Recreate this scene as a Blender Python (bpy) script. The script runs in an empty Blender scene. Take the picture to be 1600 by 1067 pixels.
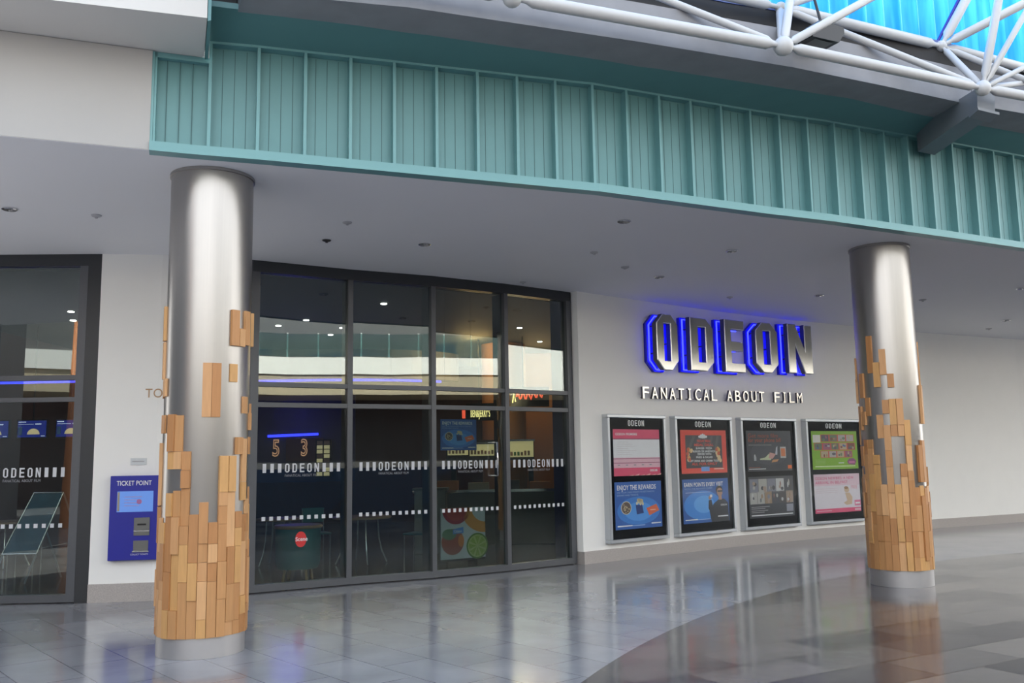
import bpy, math, random
from mathutils import Vector, Matrix
random.seed(7)
S = bpy.context.scene
COL = S.collection
PI = math.pi

# ------------------------------------------------------------------ camera
F_PX, PITCH, ROLL, EYE = 1415.0, math.radians(7.46), math.radians(-0.964), 1.6
cd = bpy.data.cameras.new('camera'); cam = bpy.data.objects.new('camera', cd); COL.objects.link(cam)
cd.sensor_width = 36; cd.lens = 36 * F_PX / 1600; cd.clip_end = 400
fw = Vector((0, math.cos(PITCH), math.sin(PITCH))); u0 = Vector((0, -math.sin(PITCH), math.cos(PITCH))); r0 = Vector((1, 0, 0))
rt = math.cos(ROLL) * r0 + math.sin(ROLL) * u0; up = -math.sin(ROLL) * r0 + math.cos(ROLL) * u0
cam.matrix_world = Matrix(((rt.x, up.x, -fw.x, 0), (rt.y, up.y, -fw.y, 0), (rt.z, up.z, -fw.z, EYE), (0, 0, 0, 1)))
S.camera = cam
# ------------------------------------------------------------------ world, sun, exposure
W = bpy.data.worlds.new('sky'); S.world = W; W.use_nodes = True
wn = W.node_tree; wn.nodes.clear()
wo = wn.nodes.new('ShaderNodeOutputWorld'); wb = wn.nodes.new('ShaderNodeBackground')
tc = wn.nodes.new('ShaderNodeTexCoord'); sp = wn.nodes.new('ShaderNodeSeparateXYZ'); rp = wn.nodes.new('ShaderNodeValToRGB')
wn.links.new(tc.outputs['Generated'], sp.inputs[0]); wn.links.new(sp.outputs['Z'], rp.inputs[0]); wn.links.new(rp.outputs[0], wb.inputs[0]); wn.links.new(wb.outputs[0], wo.inputs[0])
rp.color_ramp.elements[0].position = 0.0; rp.color_ramp.elements[0].color = (1.0, .98, .94, 1)
rp.color_ramp.elements[1].position = .8; rp.color_ramp.elements[1].color = (.40, .50, .66, 1)
wb.inputs[1].default_value = 1.9
sl = bpy.data.lights.new('sun', 'SUN'); sl.energy = 10.0; sl.angle = math.radians(.6); sl.color = (1, .93, .82)
sun = bpy.data.objects.new('sun', sl); COL.objects.link(sun)
sun.rotation_euler = Vector((.50, -.60, -.62)).to_track_quat('-Z', 'Y').to_euler()
S.view_settings.view_transform = 'Standard'; S.view_settings.look = 'None'; S.view_settings.gamma = 1
S.view_settings.use_curve_mapping = False; S.view_settings.exposure = 0.95

# ------------------------------------------------------------------ materials
MATS = {}
def mat(name, col, rough=.5, metal=0., emit=None, es=0., var=0., scale=8., bump=0., spec=None, aniso=None, stretch=(1, 1, 1)):
    if name in MATS: return MATS[name]
    m = bpy.data.materials.new(name); m.use_nodes = True; n = m.node_tree; b = n.nodes['Principled BSDF']
    b.inputs['Base Color'].default_value = (*col, 1); b.inputs['Roughness'].default_value = rough; b.inputs['Metallic'].default_value = metal
    if spec is not None: b.inputs['Specular IOR Level'].default_value = spec
    if emit: b.inputs['Emission Color'].default_value = (*emit, 1); b.inputs['Emission Strength'].default_value = es
    if var or bump:
        t = n.nodes.new('ShaderNodeTexCoord'); mp = n.nodes.new('ShaderNodeMapping'); no = n.nodes.new('ShaderNodeTexNoise')
        mp.inputs['Scale'].default_value = stretch; no.inputs['Scale'].default_value = scale; no.inputs['Detail'].default_value = 5
        n.links.new(t.outputs['Object'], mp.inputs[0]); n.links.new(mp.outputs[0], no.inputs[0])
        if var:
            mx = n.nodes.new('ShaderNodeMix'); mx.data_type = 'RGBA'
            mx.inputs['A'].default_value = (*[c * (1 - var) for c in col], 1); mx.inputs['B'].default_value = (*[min(1, c * (1 + var)) for c in col], 1)
            n.links.new(no.outputs['Fac'], mx.inputs['Factor']); n.links.new(mx.outputs['Result'], b.inputs['Base Color'])
        if bump:
            bp = n.nodes.new('ShaderNodeBump'); bp.inputs['Strength'].default_value = bump; bp.inputs['Distance'].default_value = .01
            n.links.new(no.outputs['Fac'], bp.inputs['Height']); n.links.new(bp.outputs[0], b.inputs['Normal'])
    MATS[name] = m; return m
def glass(name, tint, r0=.1, amt=1.):
    if name in MATS: return MATS[name]
    m = bpy.data.materials.new(name); m.use_nodes = True; n = m.node_tree; n.nodes.clear()
    o = n.nodes.new('ShaderNodeOutputMaterial'); mx = n.nodes.new('ShaderNodeMixShader'); t = n.nodes.new('ShaderNodeBsdfTransparent'); g = n.nodes.new('ShaderNodeBsdfGlossy')
    g.inputs['Roughness'].default_value = .004; g.inputs['Color'].default_value = (.95, 1, .98, 1); t.inputs[0].default_value = (*tint, 1)
    lw = n.nodes.new('ShaderNodeLayerWeight'); lw.inputs[0].default_value = .5
    p = n.nodes.new('ShaderNodeMath'); p.operation = 'POWER'; p.inputs[1].default_value = 4
    a = n.nodes.new('ShaderNodeMath'); a.operation = 'MULTIPLY_ADD'; a.inputs[1].default_value = amt * (1 - r0); a.inputs[2].default_value = r0; a.use_clamp = True
    n.links.new(lw.outputs['Facing'], p.inputs[0]); n.links.new(p.outputs[0], a.inputs[0]); n.links.new(a.outputs[0], mx.inputs[0])
    n.links.new(t.outputs[0], mx.inputs[1]); n.links.new(g.outputs[0], mx.inputs[2]); n.links.new(mx.outputs[0], o.inputs[0])
    MATS[name] = m; return m
def M(n): return MATS[n]
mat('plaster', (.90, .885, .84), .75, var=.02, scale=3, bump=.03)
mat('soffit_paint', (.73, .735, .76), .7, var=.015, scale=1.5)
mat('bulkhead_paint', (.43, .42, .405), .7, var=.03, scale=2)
mat('dark_frame', (.045, .048, .052), .35, metal=.3, var=.05, scale=20)
mat('frame_paint', (.115, .12, .13), .38, metal=.4, var=.05, scale=20)
mat('plinth_granite', (.43, .39, .36), .45, var=.35, scale=90)
mat('teal', (.115, .265, .272), .42, metal=.1, var=.06, scale=4)
mat('teal_rib', (.15, .33, .34), .38, metal=.1, var=.04, scale=4)
mat('teal_groove', (.05, .13, .135), .6, var=.05, scale=4)
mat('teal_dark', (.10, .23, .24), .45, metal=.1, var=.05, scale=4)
mat('concrete', (.25, .255, .275), .8, var=.22, scale=3.5, bump=.15)
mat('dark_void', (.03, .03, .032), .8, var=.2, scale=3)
mat('white_tube', (.50, .505, .51), .35, var=.04, scale=5)
mat('steel_grey', (.22, .24, .27), .5, metal=.4, var=.1, scale=5)
mat('brushed_steel', (.38, .365, .35), .31, metal=1, var=.05, scale=60, stretch=(1, 1, .02))
mat('matte_steel', (.50, .48, .47), .5, metal=.8, var=.05)
mat('letter_steel', (.40, .39, .36), .16, metal=1, var=.08, scale=40, stretch=(1, 1, .05))
mat('letter_edge', (.95, .95, .93), .25, metal=.6, var=.01)
mat('letter_side', (.11, .11, .13), .4, metal=.5, var=.05)
mat('neon_blue', (.02, .02, .9), .3, emit=(.03, .04, 1.0), es=2.2, var=.01)
mat('sign_blue', (.03, .03, .8), .3, var=.05)
mat('tag_steel', (.80, .76, .68), .22, metal=1, var=.03)
mat('case_silver', (.52, .55, .58), .3, metal=.8, var=.04, scale=30)
mat('case_black', (.006, .006, .008), .2, var=.02, spec=.2)
mat('white_print', (.80, .80, .80), .45, var=.01)
mat('sticker', (.62, .63, .65), .6, var=.01)
mat('sticker_dim', (.30, .30, .32), .6, var=.01)
mat('ticket_blue', (.015, .018, .30), .35, var=.05)
mat('ticket_screen', (.10, .2, .5), .2, emit=(.16, .34, .85), es=.22, var=.01)
mat('ticket_grey', (.16, .16, .15), .4, metal=.3, var=.1)
mat('chrome', (.75, .75, .76), .12, metal=1, var=.02)
mat('black_metal', (.005, .005, .006), .35, var=.05)
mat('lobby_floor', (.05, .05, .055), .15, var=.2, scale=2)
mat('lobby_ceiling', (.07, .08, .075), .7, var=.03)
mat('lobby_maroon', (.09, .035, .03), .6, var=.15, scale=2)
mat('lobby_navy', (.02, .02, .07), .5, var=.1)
mat('lobby_brown', (.16, .09, .05), .6, var=.1, scale=2)
mat('orange_wall', (.42, .20, .08), .6, var=.05)
mat('cream_panel', (.22, .20, .15), .5, var=.03)
mat('lamp_glow', (1, 1, 1), .5, emit=(1, .97, .9), es=7, var=.01)
mat('lamp_lens', (.45, .45, .45), .3, var=.03)
mat('lamp_off', (.06, .06, .06), .3, metal=.5, var=.03)
mat('wood_table', (.45, .27, .13), .35, var=.15, scale=6, stretch=(1, 8, 1))
mat('frame_blue', (.06, .10, .28), .4, var=.05)
mat('teal_drum', (.06, .20, .20), .5, var=.1)
mat('screen_blue', (.01, .02, .12), .2, emit=(.02, .04, .35), es=.35, var=.02)
mat('display_warm', (.7, .6, .3), .4, emit=(1, .85, .42), es=.22, var=.02)
mat('terracotta', (.62, .25, .12), .6, var=.1, scale=3)
mat('far_white', (.85, .85, .83), .7, var=.02)
mat('far_dark', (.06, .06, .065), .6, var=.2, scale=1)
mat('far_beige', (.42, .36, .26), .7, var=.05)
mat('far_mid', (.13, .135, .14), .6, var=.2, scale=1)
mat('far_pale', (.5, .6, .68), .6, var=.1)
mat('far_grey', (.45, .45, .44), .6, var=.1, scale=1)
mat('food_grey', (.28, .26, .22), .4, var=.1)
glass('pane', (.72, .78, .76), .10)
glass('case_glass', (.97, .98, .98), .018, .6)
glass('balustrade_glass', (.6, .72, .72), .04, .4)
def ink(r, g, b, rough=.4):
    return mat('ink_%02x%02x%02x' % (int(r * 255), int(g * 255), int(b * 255)), (r, g, b), rough, var=.06, scale=14)
# wood: six tones
for i, c in enumerate([(.50, .25, .095), (.56, .29, .12), (.62, .34, .15), (.44, .20, .07), (.58, .31, .11), (.48, .23, .085)]):
    mat('block_wood_%d' % i, c, .5, var=.16, scale=14, stretch=(3, 3, .35), bump=.05)
def floor_mat():
    m = bpy.data.materials.new('paving'); m.use_nodes = True; n = m.node_tree; L = n.links; b = n.nodes['Principled BSDF']
    t = n.nodes.new('ShaderNodeTexCoord')
    def brick(rot, w, h, c1, c2, mort, ms=.006):
        mp = n.nodes.new('ShaderNodeMapping'); mp.inputs['Rotation'].default_value = (0, 0, math.radians(rot))
        k = n.nodes.new('ShaderNodeTexBrick'); k.inputs['Scale'].default_value = 1; k.inputs['Brick Width'].default_value = w; k.inputs['Row Height'].default_value = h
        k.inputs['Mortar Size'].default_value = ms; k.inputs['Mortar Smooth'].default_value = .3; k.inputs['Bias'].default_value = 0
        k.inputs['Color1'].default_value = (*c1, 1); k.inputs['Color2'].default_value = (*c2, 1); k.inputs['Mortar'].default_value = (*mort, 1)
        L.new(t.outputs['Object'], mp.inputs[0]); L.new(mp.outputs[0], k.inputs[0]); return k
    k1 = brick(49, .9, .45, (.27, .27, .28), (.225, .225, .24), (.12, .12, .13))
    k2 = brick(-29, 1.0, .5, (.16, .138, .12), (.030, .030, .038), (.015, .015, .02), .009)
    vd = n.nodes.new('ShaderNodeVectorMath'); vd.operation = 'DISTANCE'; vd.inputs[1].default_value = (14.68, .896, 0); L.new(t.outputs['Object'], vd.inputs[0])
    lt = n.nodes.new('ShaderNodeMath'); lt.operation = 'LESS_THAN'; lt.inputs[1].default_value = 15.4; L.new(vd.outputs['Value'], lt.inputs[0])
    mx = n.nodes.new('ShaderNodeMix'); mx.data_type = 'RGBA'; L.new(lt.outputs[0], mx.inputs['Factor']); L.new(k1.outputs[0], mx.inputs['A']); L.new(k2.outputs[0], mx.inputs['B'])
    no = n.nodes.new('ShaderNodeTexNoise'); no.inputs['Scale'].default_value = 1.3; no.inputs['Detail'].default_value = 8; L.new(t.outputs['Object'], no.inputs[0])
    sm = n.nodes.new('ShaderNodeMix'); sm.inputs['A'].default_value = .5; sm.inputs['B'].default_value = .32; L.new(lt.outputs[0], sm.inputs['Factor']); L.new(sm.outputs['Result'], b.inputs['Specular IOR Level'])
    m2 = n.nodes.new('ShaderNodeMix'); m2.data_type = 'RGBA'; m2.blend_type = 'OVERLAY'; m2.inputs['Factor'].default_value = .45
    L.new(mx.outputs['Result'], m2.inputs['A']); L.new(no.outputs['Fac'], m2.inputs['B']); L.new(m2.outputs['Result'], b.inputs['Base Color'])
    rr = n.nodes.new('ShaderNodeMapRange'); rr.inputs['To Min'].default_value = .07; rr.inputs['To Max'].default_value = .2; L.new(no.outputs['Fac'], rr.inputs['Value']); L.new(rr.outputs[0], b.inputs['Roughness'])
    n3 = n.nodes.new('ShaderNodeTexNoise'); n3.inputs['Scale'].default_value = 3; n3.inputs['Detail'].default_value = 3; L.new(t.outputs['Object'], n3.inputs[0])
    bu = n.nodes.new('ShaderNodeBump'); bu.inputs['Strength'].default_value = .06; bu.inputs['Distance'].default_value = .02; L.new(n3.outputs['Fac'], bu.inputs['Height']); L.new(bu.outputs[0], b.inputs['Normal'])
    MATS['paving'] = m
floor_mat()
def roof_glass_mat():
    m = bpy.data.materials.new('roof_glazing_blue'); m.use_nodes = True; n = m.node_tree; n.nodes.clear()
    o = n.nodes.new('ShaderNodeOutputMaterial'); t = n.nodes.new('ShaderNodeBsdfTransparent'); tr = n.nodes.new('ShaderNodeBsdfTranslucent'); mx = n.nodes.new('ShaderNodeMixShader')
    c = n.nodes.new('ShaderNodeTexCoord'); mp = n.nodes.new('ShaderNodeMapping'); no = n.nodes.new('ShaderNodeTexNoise'); r = n.nodes.new('ShaderNodeValToRGB')
    mp.inputs['Scale'].default_value = (3, 3, .4); no.inputs['Scale'].default_value = 2.2; no.inputs['Detail'].default_value = 4
    r.color_ramp.elements[0].position = .3; r.color_ramp.elements[0].color = (.09, .33, .62, 1); r.color_ramp.elements[1].position = .7; r.color_ramp.elements[1].color = (.19, .49, .74, 1)
    n.links.new(c.outputs['Object'], mp.inputs[0]); n.links.new(mp.outputs[0], no.inputs[0]); n.links.new(no.outputs['Fac'], r.inputs[0])
    n.links.new(r.outputs[0], t.inputs[0]); n.links.new(r.outputs[0], tr.inputs[0]); mx.inputs[0].default_value = .45
    n.links.new(t.outputs[0], mx.inputs[1]); n.links.new(tr.outputs[0], mx.inputs[2]); n.links.new(mx.outputs[0], o.inputs[0])
    MATS['roof_glazing_blue'] = m
roof_glass_mat()

# ------------------------------------------------------------------ mesh builder
class MB:
    def __init__(s): s.v = []; s.f = []; s.m = []; s.mats = []; s.sm = []
    def mi(s, name):
        if name not in s.mats: s.mats.append(name)
        return s.mats.index(name)
    def add(s, vs, fs, m, smooth=False):
        k = len(s.v); i = s.mi(m); s.v += [tuple(v) for v in vs]
        for f in fs: s.f.append([k + a for a in f]); s.m.append(i); s.sm.append(smooth)
    def prism(s, poly, z0, z1, m, frame=None):      # poly in the xy plane (or in a frame)
        n = len(poly); P = frame or (lambda x, y, z: (x, y, z))
        vs = [P(x, y, z0) for x, y in poly] + [P(x, y, z1) for x, y in poly]
        s.add(vs, [list(range(n))[::-1], list(range(n, 2 * n))] + [[i, (i + 1) % n, n + (i + 1) % n, n + i] for i in range(n)], m)
    def box(s, a, b, m, frame=None):
        s.prism([(a[0], a[1]), (b[0], a[1]), (b[0], b[1]), (a[0], b[1])], a[2], b[2], m, frame)
    def tube(s, pts, r, m, seg=12, cap=True):
        pts = [Vector(p) for p in pts]; n = len(pts); rs = r if isinstance(r, (list, tuple)) else [r] * n
        vs = []; prev = None
        for i, p in enumerate(pts):
            d = (pts[min(i + 1, n - 1)] - pts[max(i - 1, 0)]).normalized()
            if prev is None: a = d.orthogonal().normalized()
            else: a = (prev - d * prev.dot(d)).normalized()
            prev = a; b = d.cross(a)
            vs += [p + (a * math.cos(2 * PI * k / seg) + b * math.sin(2 * PI * k / seg)) * rs[i] for k in range(seg)]
        fs = [[i * seg + k, i * seg + (k + 1) % seg, (i + 1) * seg + (k + 1) % seg, (i + 1) * seg + k] for i in range(n - 1) for k in range(seg)]
        s.add(vs, fs, m, True)
        if cap: s.add([vs[k] for k in range(seg)] + vs[-seg:], [list(range(seg))[::-1], list(range(seg, 2 * seg))], m)
    def lathe(s, prof, m, c=(0, 0), seg=48, smooth=True):
        n = len(prof); vs = [(c[0] + r * math.cos(2 * PI * k / seg), c[1] + r * math.sin(2 * PI * k / seg), z) for r, z in prof for k in range(seg)]
        runs = [[0]]                                   # split where the profile turns sharply, so flat shading breaks there
        for i in range(1, n):
            runs[-1].append(i)
            if i < n - 1:
                d0 = Vector((prof[i][0] - prof[i - 1][0], prof[i][1] - prof[i - 1][1])); d1 = Vector((prof[i + 1][0] - prof[i][0], prof[i + 1][1] - prof[i][1]))
                if d0.length and d1.length and d0.angle(d1) > .7: runs.append([i])
        for q in runs:
            w = [v for i in q for v in vs[i * seg:(i + 1) * seg]]
            s.add(w, [[i * seg + k, i * seg + (k + 1) % seg, (i + 1) * seg + (k + 1) % seg, (i + 1) * seg + k] for i in range(len(q) - 1) for k in range(seg)], m, smooth)
        s.add(vs[:seg] + vs[-seg:], [list(range(seg))[::-1], list(range(seg, 2 * seg))], m)
    def ball(s, c, r, m, a=16, b=10):
        prof = [(max(1e-4, r * math.sin(PI * i / b)), c[2] - r * math.cos(PI * i / b)) for i in range(b + 1)]; s.lathe(prof, m, c[:2], a)
    def build(s, name, parent=None, bevel=0):
        me = bpy.data.meshes.new(name); me.from_pydata(s.v, [], s.f)
        for mn in s.mats: me.materials.append(MATS[mn])
        me.polygons.foreach_set('material_index', s.m); me.polygons.foreach_set('use_smooth', s.sm); me.update()
        o = bpy.data.objects.new(name, me); COL.objects.link(o)
        if parent: o.parent = parent; o.matrix_parent_inverse = parent_inv(parent)
        if bevel:
            md = o.modifiers.new('bevel', 'BEVEL'); md.width = bevel; md.segments = 2; md.limit_method = 'ANGLE'
        return o
def world_loc(o):
    return Vector((0, 0, 0)) if o.type == 'MESH' else Vector(o.location)
def parent_inv(p):      # all things are empties with location only, meshes are in world coordinates
    return Matrix.Translation(-world_loc(p))
def thing(name, loc, label, cat, group=None):
    o = bpy.data.objects.new(name, None); COL.objects.link(o); o.location = loc; o.empty_display_size = .1
    o['label'] = label; o['category'] = cat
    if group: o['group'] = group
    return o
def tag(o, label=None, cat=None, group=None, kind=None):
    if label: o['label'] = label
    if cat: o['category'] = cat
    if group: o['group'] = group
    if kind: o['kind'] = kind
    return o
def struct(o, label=None): o['kind'] = 'structure'; return tag(o, label)
def sempty(name, loc, label=None):
    o = bpy.data.objects.new(name, None); COL.objects.link(o); o.location = loc; return struct(o, label)

# polyline helper: point at arc length s, offset off towards the concourse
class Line:
    def __init__(s, pts):
        s.p = [Vector((x, y)) for x, y in pts]; s.s = [0]
        for a, b in zip(s.p[:-1], s.p[1:]): s.s.append(s.s[-1] + (b - a).length)
    def seg(s, t):
        for i in range(len(s.p) - 1):
            if t <= s.s[i + 1] or i == len(s.p) - 2: return i
    def at(s, t, off=0.):
        i = s.seg(t); a, b = s.p[i], s.p[i + 1]; d = (b - a).normalized(); q = a + d * (t - s.s[i]) + Vector((d.y, -d.x)) * off; return q
    def normal(s, i):
        d = (s.p[i + 1] - s.p[i]).normalized(); return Vector((d.y, -d.x))
    def offset(s, off):
        out = []
        for i in range(len(s.p)):
            if i == 0: n = s.normal(0)
            elif i == len(s.p) - 1: n = s.normal(i - 1)
            else:
                n = (s.normal(i - 1) + s.normal(i)).normalized(); n = n / max(.5, n.dot(s.normal(i)))
            out.append(s.p[i] + n * off)
        return out
    def frame(s, s0, s1, off=0.):    # flat frame on the chord s0..s1: (u, v, w) -> along, up, out
        a = s.at(s0); b = s.at(s1); return flat(a, b, off)
def flat(a, b, off=0.):
    a = Vector(a[:2]); b = Vector(b[:2]); d = (b - a).normalized(); n = Vector((d.y, -d.x))
    def P(u, v, w):
        q = a + d * u + n * (w + off); return (q.x, q.y, v)
    P.length = (b - a).length
    return P
def strip(mb, line, o0, o1, z0, z1, m):     # wall sheet between two offsets of a polyline, z may be function of index
    A = line.offset(o0); B = line.offset(o1); n = len(A)
    f0 = z0 if callable(z0) else (lambda i: z0); f1 = z1 if callable(z1) else (lambda i: z1)
    for i in range(n - 1):
        a, b, c, d = A[i], A[i + 1], B[i + 1], B[i]
        vs = [(a.x, a.y, f0(i)), (b.x, b.y, f0(i + 1)), (c.x, c.y, f0(i + 1)), (d.x, d.y, f0(i)), (a.x, a.y, f1(i)), (b.x, b.y, f1(i + 1)), (c.x, c.y, f1(i + 1)), (d.x, d.y, f1(i))]
        fs = [[0, 1, 2, 3], [7, 6, 5, 4], [0, 4, 5, 1], [2, 6, 7, 3]]
        if i == 0: fs.append([0, 3, 7, 4])
        if i == n - 2: fs.append([1, 5, 6, 2])
        mb.add(vs, fs, m)

# text and outline shapes from curves
_tx = {}
def glyph(txt, ext=0., off=0., bev=0.):
    k = ('t', txt, ext, off, bev)
    if k not in _tx:
        c = bpy.data.curves.new('t', 'FONT'); c.body = txt; c.size = 1; c.extrude = ext; c.offset = off; c.bevel_depth = bev; c.resolution_u = 4; c.space_character = 1.05
        _tx[k] = cv(c)
    return _tx[k]
def cv(c):
    o = bpy.data.objects.new('t', c); me = bpy.data.meshes.new_from_object(o)
    vs = [tuple(v.co) for v in me.vertices]; fs = [list(p.vertices) for p in me.polygons]; nz = [p.normal.z for p in me.polygons]
    bpy.data.objects.remove(o); bpy.data.meshes.remove(me); bpy.data.curves.remove(c); return vs, fs, nz
def outline(loops, ext, bev=0.):
    c = bpy.data.curves.new('p', 'CURVE'); c.dimensions = '2D'; c.fill_mode = 'BOTH'; c.extrude = ext; c.bevel_depth = bev; c.bevel_resolution = 0
    for L in loops:
        s = c.splines.new('POLY'); s.points.add(len(L) - 1); s.use_cyclic_u = True
        for p, q in zip(s.points, L): p.co = (q[0], q[1], 0, 1)
    return cv(c)
def text(mb, txt, P, u, v, h, m, w=None, align='L', lift=.002, sx=.62, bold=.012):
    vs, fs, nz = glyph(txt, 0., bold)
    x0 = min(a[0] for a in vs); x1 = max(a[0] for a in vs); k = h / .7
    kx = (w / (x1 - x0)) if w else k * sx
    W_ = (x1 - x0) * kx; u0 = u - (W_ / 2 if align == 'C' else W_ if align == 'R' else 0)
    mb.add([P(u0 + (a[0] - x0) * kx, v + a[1] * k, lift) for a in vs], fs, m)
def odeon_loops(ch, w=.55, t=.172, c=.17, th=.145):
    if ch == 'O': return [[(c, 0), (w - c, 0), (w, c), (w, 1 - c), (w - c, 1), (c, 1), (0, 1 - c), (0, c)], [(t, th), (t, 1 - th), (w - t, 1 - th), (w - t, th)]]
    if ch == 'D': return [[(0, 0), (w - c, 0), (w, c), (w, 1 - c), (w - c, 1), (0, 1)], [(t, th), (t, 1 - th), (w - t, 1 - th), (w - t, th)]]
    if ch == 'E': return [[(0, 0), (w, 0), (w, .16), (t * .95, .16), (t * .95, .42), (w * .92, .42), (w * .92, .58), (t * .95, .58), (t * .95, .84), (w, .84), (w, 1), (0, 1)]]
    if ch == 'N': return [[(0, 0), (t * .9, 0), (t * .9, .62), (w - t, 0), (w, 0), (w, 1), (w - t * .9, 1), (w - t * .9, .42), (t, 1), (0, 1)]]
def odeon(mb, P, u, v, w, h, m, lift=.002, gap=.35):      # the five chamfered letters drawn flat, centred on u
    lw = w / (5 + 4 * gap)
    for i, ch in enumerate('ODEON'):
        vs, fs, nz = outline(odeon_loops(ch), 0.)
        mb.add([P(u - w / 2 + i * lw * (1 + gap) + a[0] / .55 * lw, v + a[1] * h, lift) for a in vs], fs, m)
def disc(mb, P, u, v, r, m, lift=.002, ry=None, a0=0, a1=360, n=24):
    ry = ry or r; full = a1 - a0 >= 360
    pts = [P(u + r * math.cos(math.radians(a0 + (a1 - a0) * i / n)), v + ry * math.sin(math.radians(a0 + (a1 - a0) * i / n)), lift) for i in range(n if full else n + 1)]
    mb.add(pts, [list(range(len(pts)))], m)
def rect(mb, P, u0, v0, u1, v1, m, lift=.001): mb.add([P(u0, v0, lift), P(u1, v0, lift), P(u1, v1, lift), P(u0, v1, lift)], [[0, 1, 2, 3]], m)
def pgon(mb, P, pts, m, lift=.002): mb.add([P(a, b, lift) for a, b in pts], [list(range(len(pts)))], m)

# ------------------------------------------------------------------ plan lines
HC = 4.24
GL = Line([(-7.9, 10.96), (-5.26, 11.06)])
PIL = Line([(-5.1, 11.07), (-4.38, 11.17), (-3.43, 11.50)])
GW = Line([(-3.35, 11.54), (-2.2, 12.23), (-1.115, 12.77), (-.085, 13.44), (.945, 14.23)])
WR = Line([(1.04, 14.16), (2.0, 14.96), (3.9, 16.5), (5.3, 17.5), (6.75, 18.42), (9.1, 19.85), (11.9, 21.3), (16, 23), (22, 24.6)])
FS = Line([(-3.03, 7.35), (-2.71, 7.47), (-2.21, 7.63), (-1.15, 8.01), (.88, 8.755), (2.84, 9.71), (3.68, 10.08), (5.61, 11.05), (6.73, 11.63), (9.5, 13.1), (14, 15.4)])
SL = Line([(-9, 5.3), (-6.3, 6.1), (-4.07, 6.96), (-3.03, 7.35)])
def front_y(x):
    p = SL.p + FS.p[1:]
    for a, b in zip(p[:-1], p[1:]):
        if a.x <= x <= b.x: return a.y + (b.y - a.y) * (x - a.x) / (b.x - a.x)

# ------------------------------------------------------------------ floor, ceiling, walls
mb = MB(); mb.box((-40, -30, -.2), (45, 32, 0), 'paving'); struct(mb.build('floor'), 'polished grey stone paving with a darker curved field of large tiles')
mb = MB(); lf = [(-9.5, 11.2), (-5.2, 11.3)] + [(p.x, p.y) for p in PIL.offset(-.35)] + [(p.x, p.y) for p in GW.offset(-.28)] + [(1.6, 16), (2.2, 25), (-9.5, 25)]
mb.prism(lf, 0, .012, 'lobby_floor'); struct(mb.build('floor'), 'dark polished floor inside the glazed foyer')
# soffit slab: front line to the back walls and over the foyer
mb = MB()
front = [(p.x, p.y) for p in SL.p] + [(p.x, p.y) for p in FS.p[1:]]
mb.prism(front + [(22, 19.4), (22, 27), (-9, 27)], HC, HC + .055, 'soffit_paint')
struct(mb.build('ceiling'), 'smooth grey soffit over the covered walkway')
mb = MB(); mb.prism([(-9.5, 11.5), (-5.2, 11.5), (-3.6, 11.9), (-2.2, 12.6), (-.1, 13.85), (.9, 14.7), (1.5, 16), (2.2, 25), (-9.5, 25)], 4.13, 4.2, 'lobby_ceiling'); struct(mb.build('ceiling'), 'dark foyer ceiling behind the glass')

mb = MB(); strip(mb, WR, 0, -.25, .19, HC, 'plaster')
mb.prism([(.955, 14.24), (1.04, 14.16), (1.0, 14.55), (.86, 14.45)], .19, HC, 'plaster')
struct(mb.build('wall_right'), 'white plaster wall with the steel letters and poster cases')
mb = MB(); strip(mb, WR, .022, -.2, 0, .19, 'plinth_granite'); struct(mb.build('baseboard_right'), 'grey granite plinth under the poster wall')
mb = MB(); strip(mb, PIL, 0, -.3, .215, HC, 'plaster'); struct(mb.build('wall_left'), 'white plaster pier between the two glazed fronts')
mb = MB(); strip(mb, PIL, .022, -.28, 0, .215, 'plinth_granite'); struct(mb.build('baseboard_left'), 'speckled granite plinth under the white pier')

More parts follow.
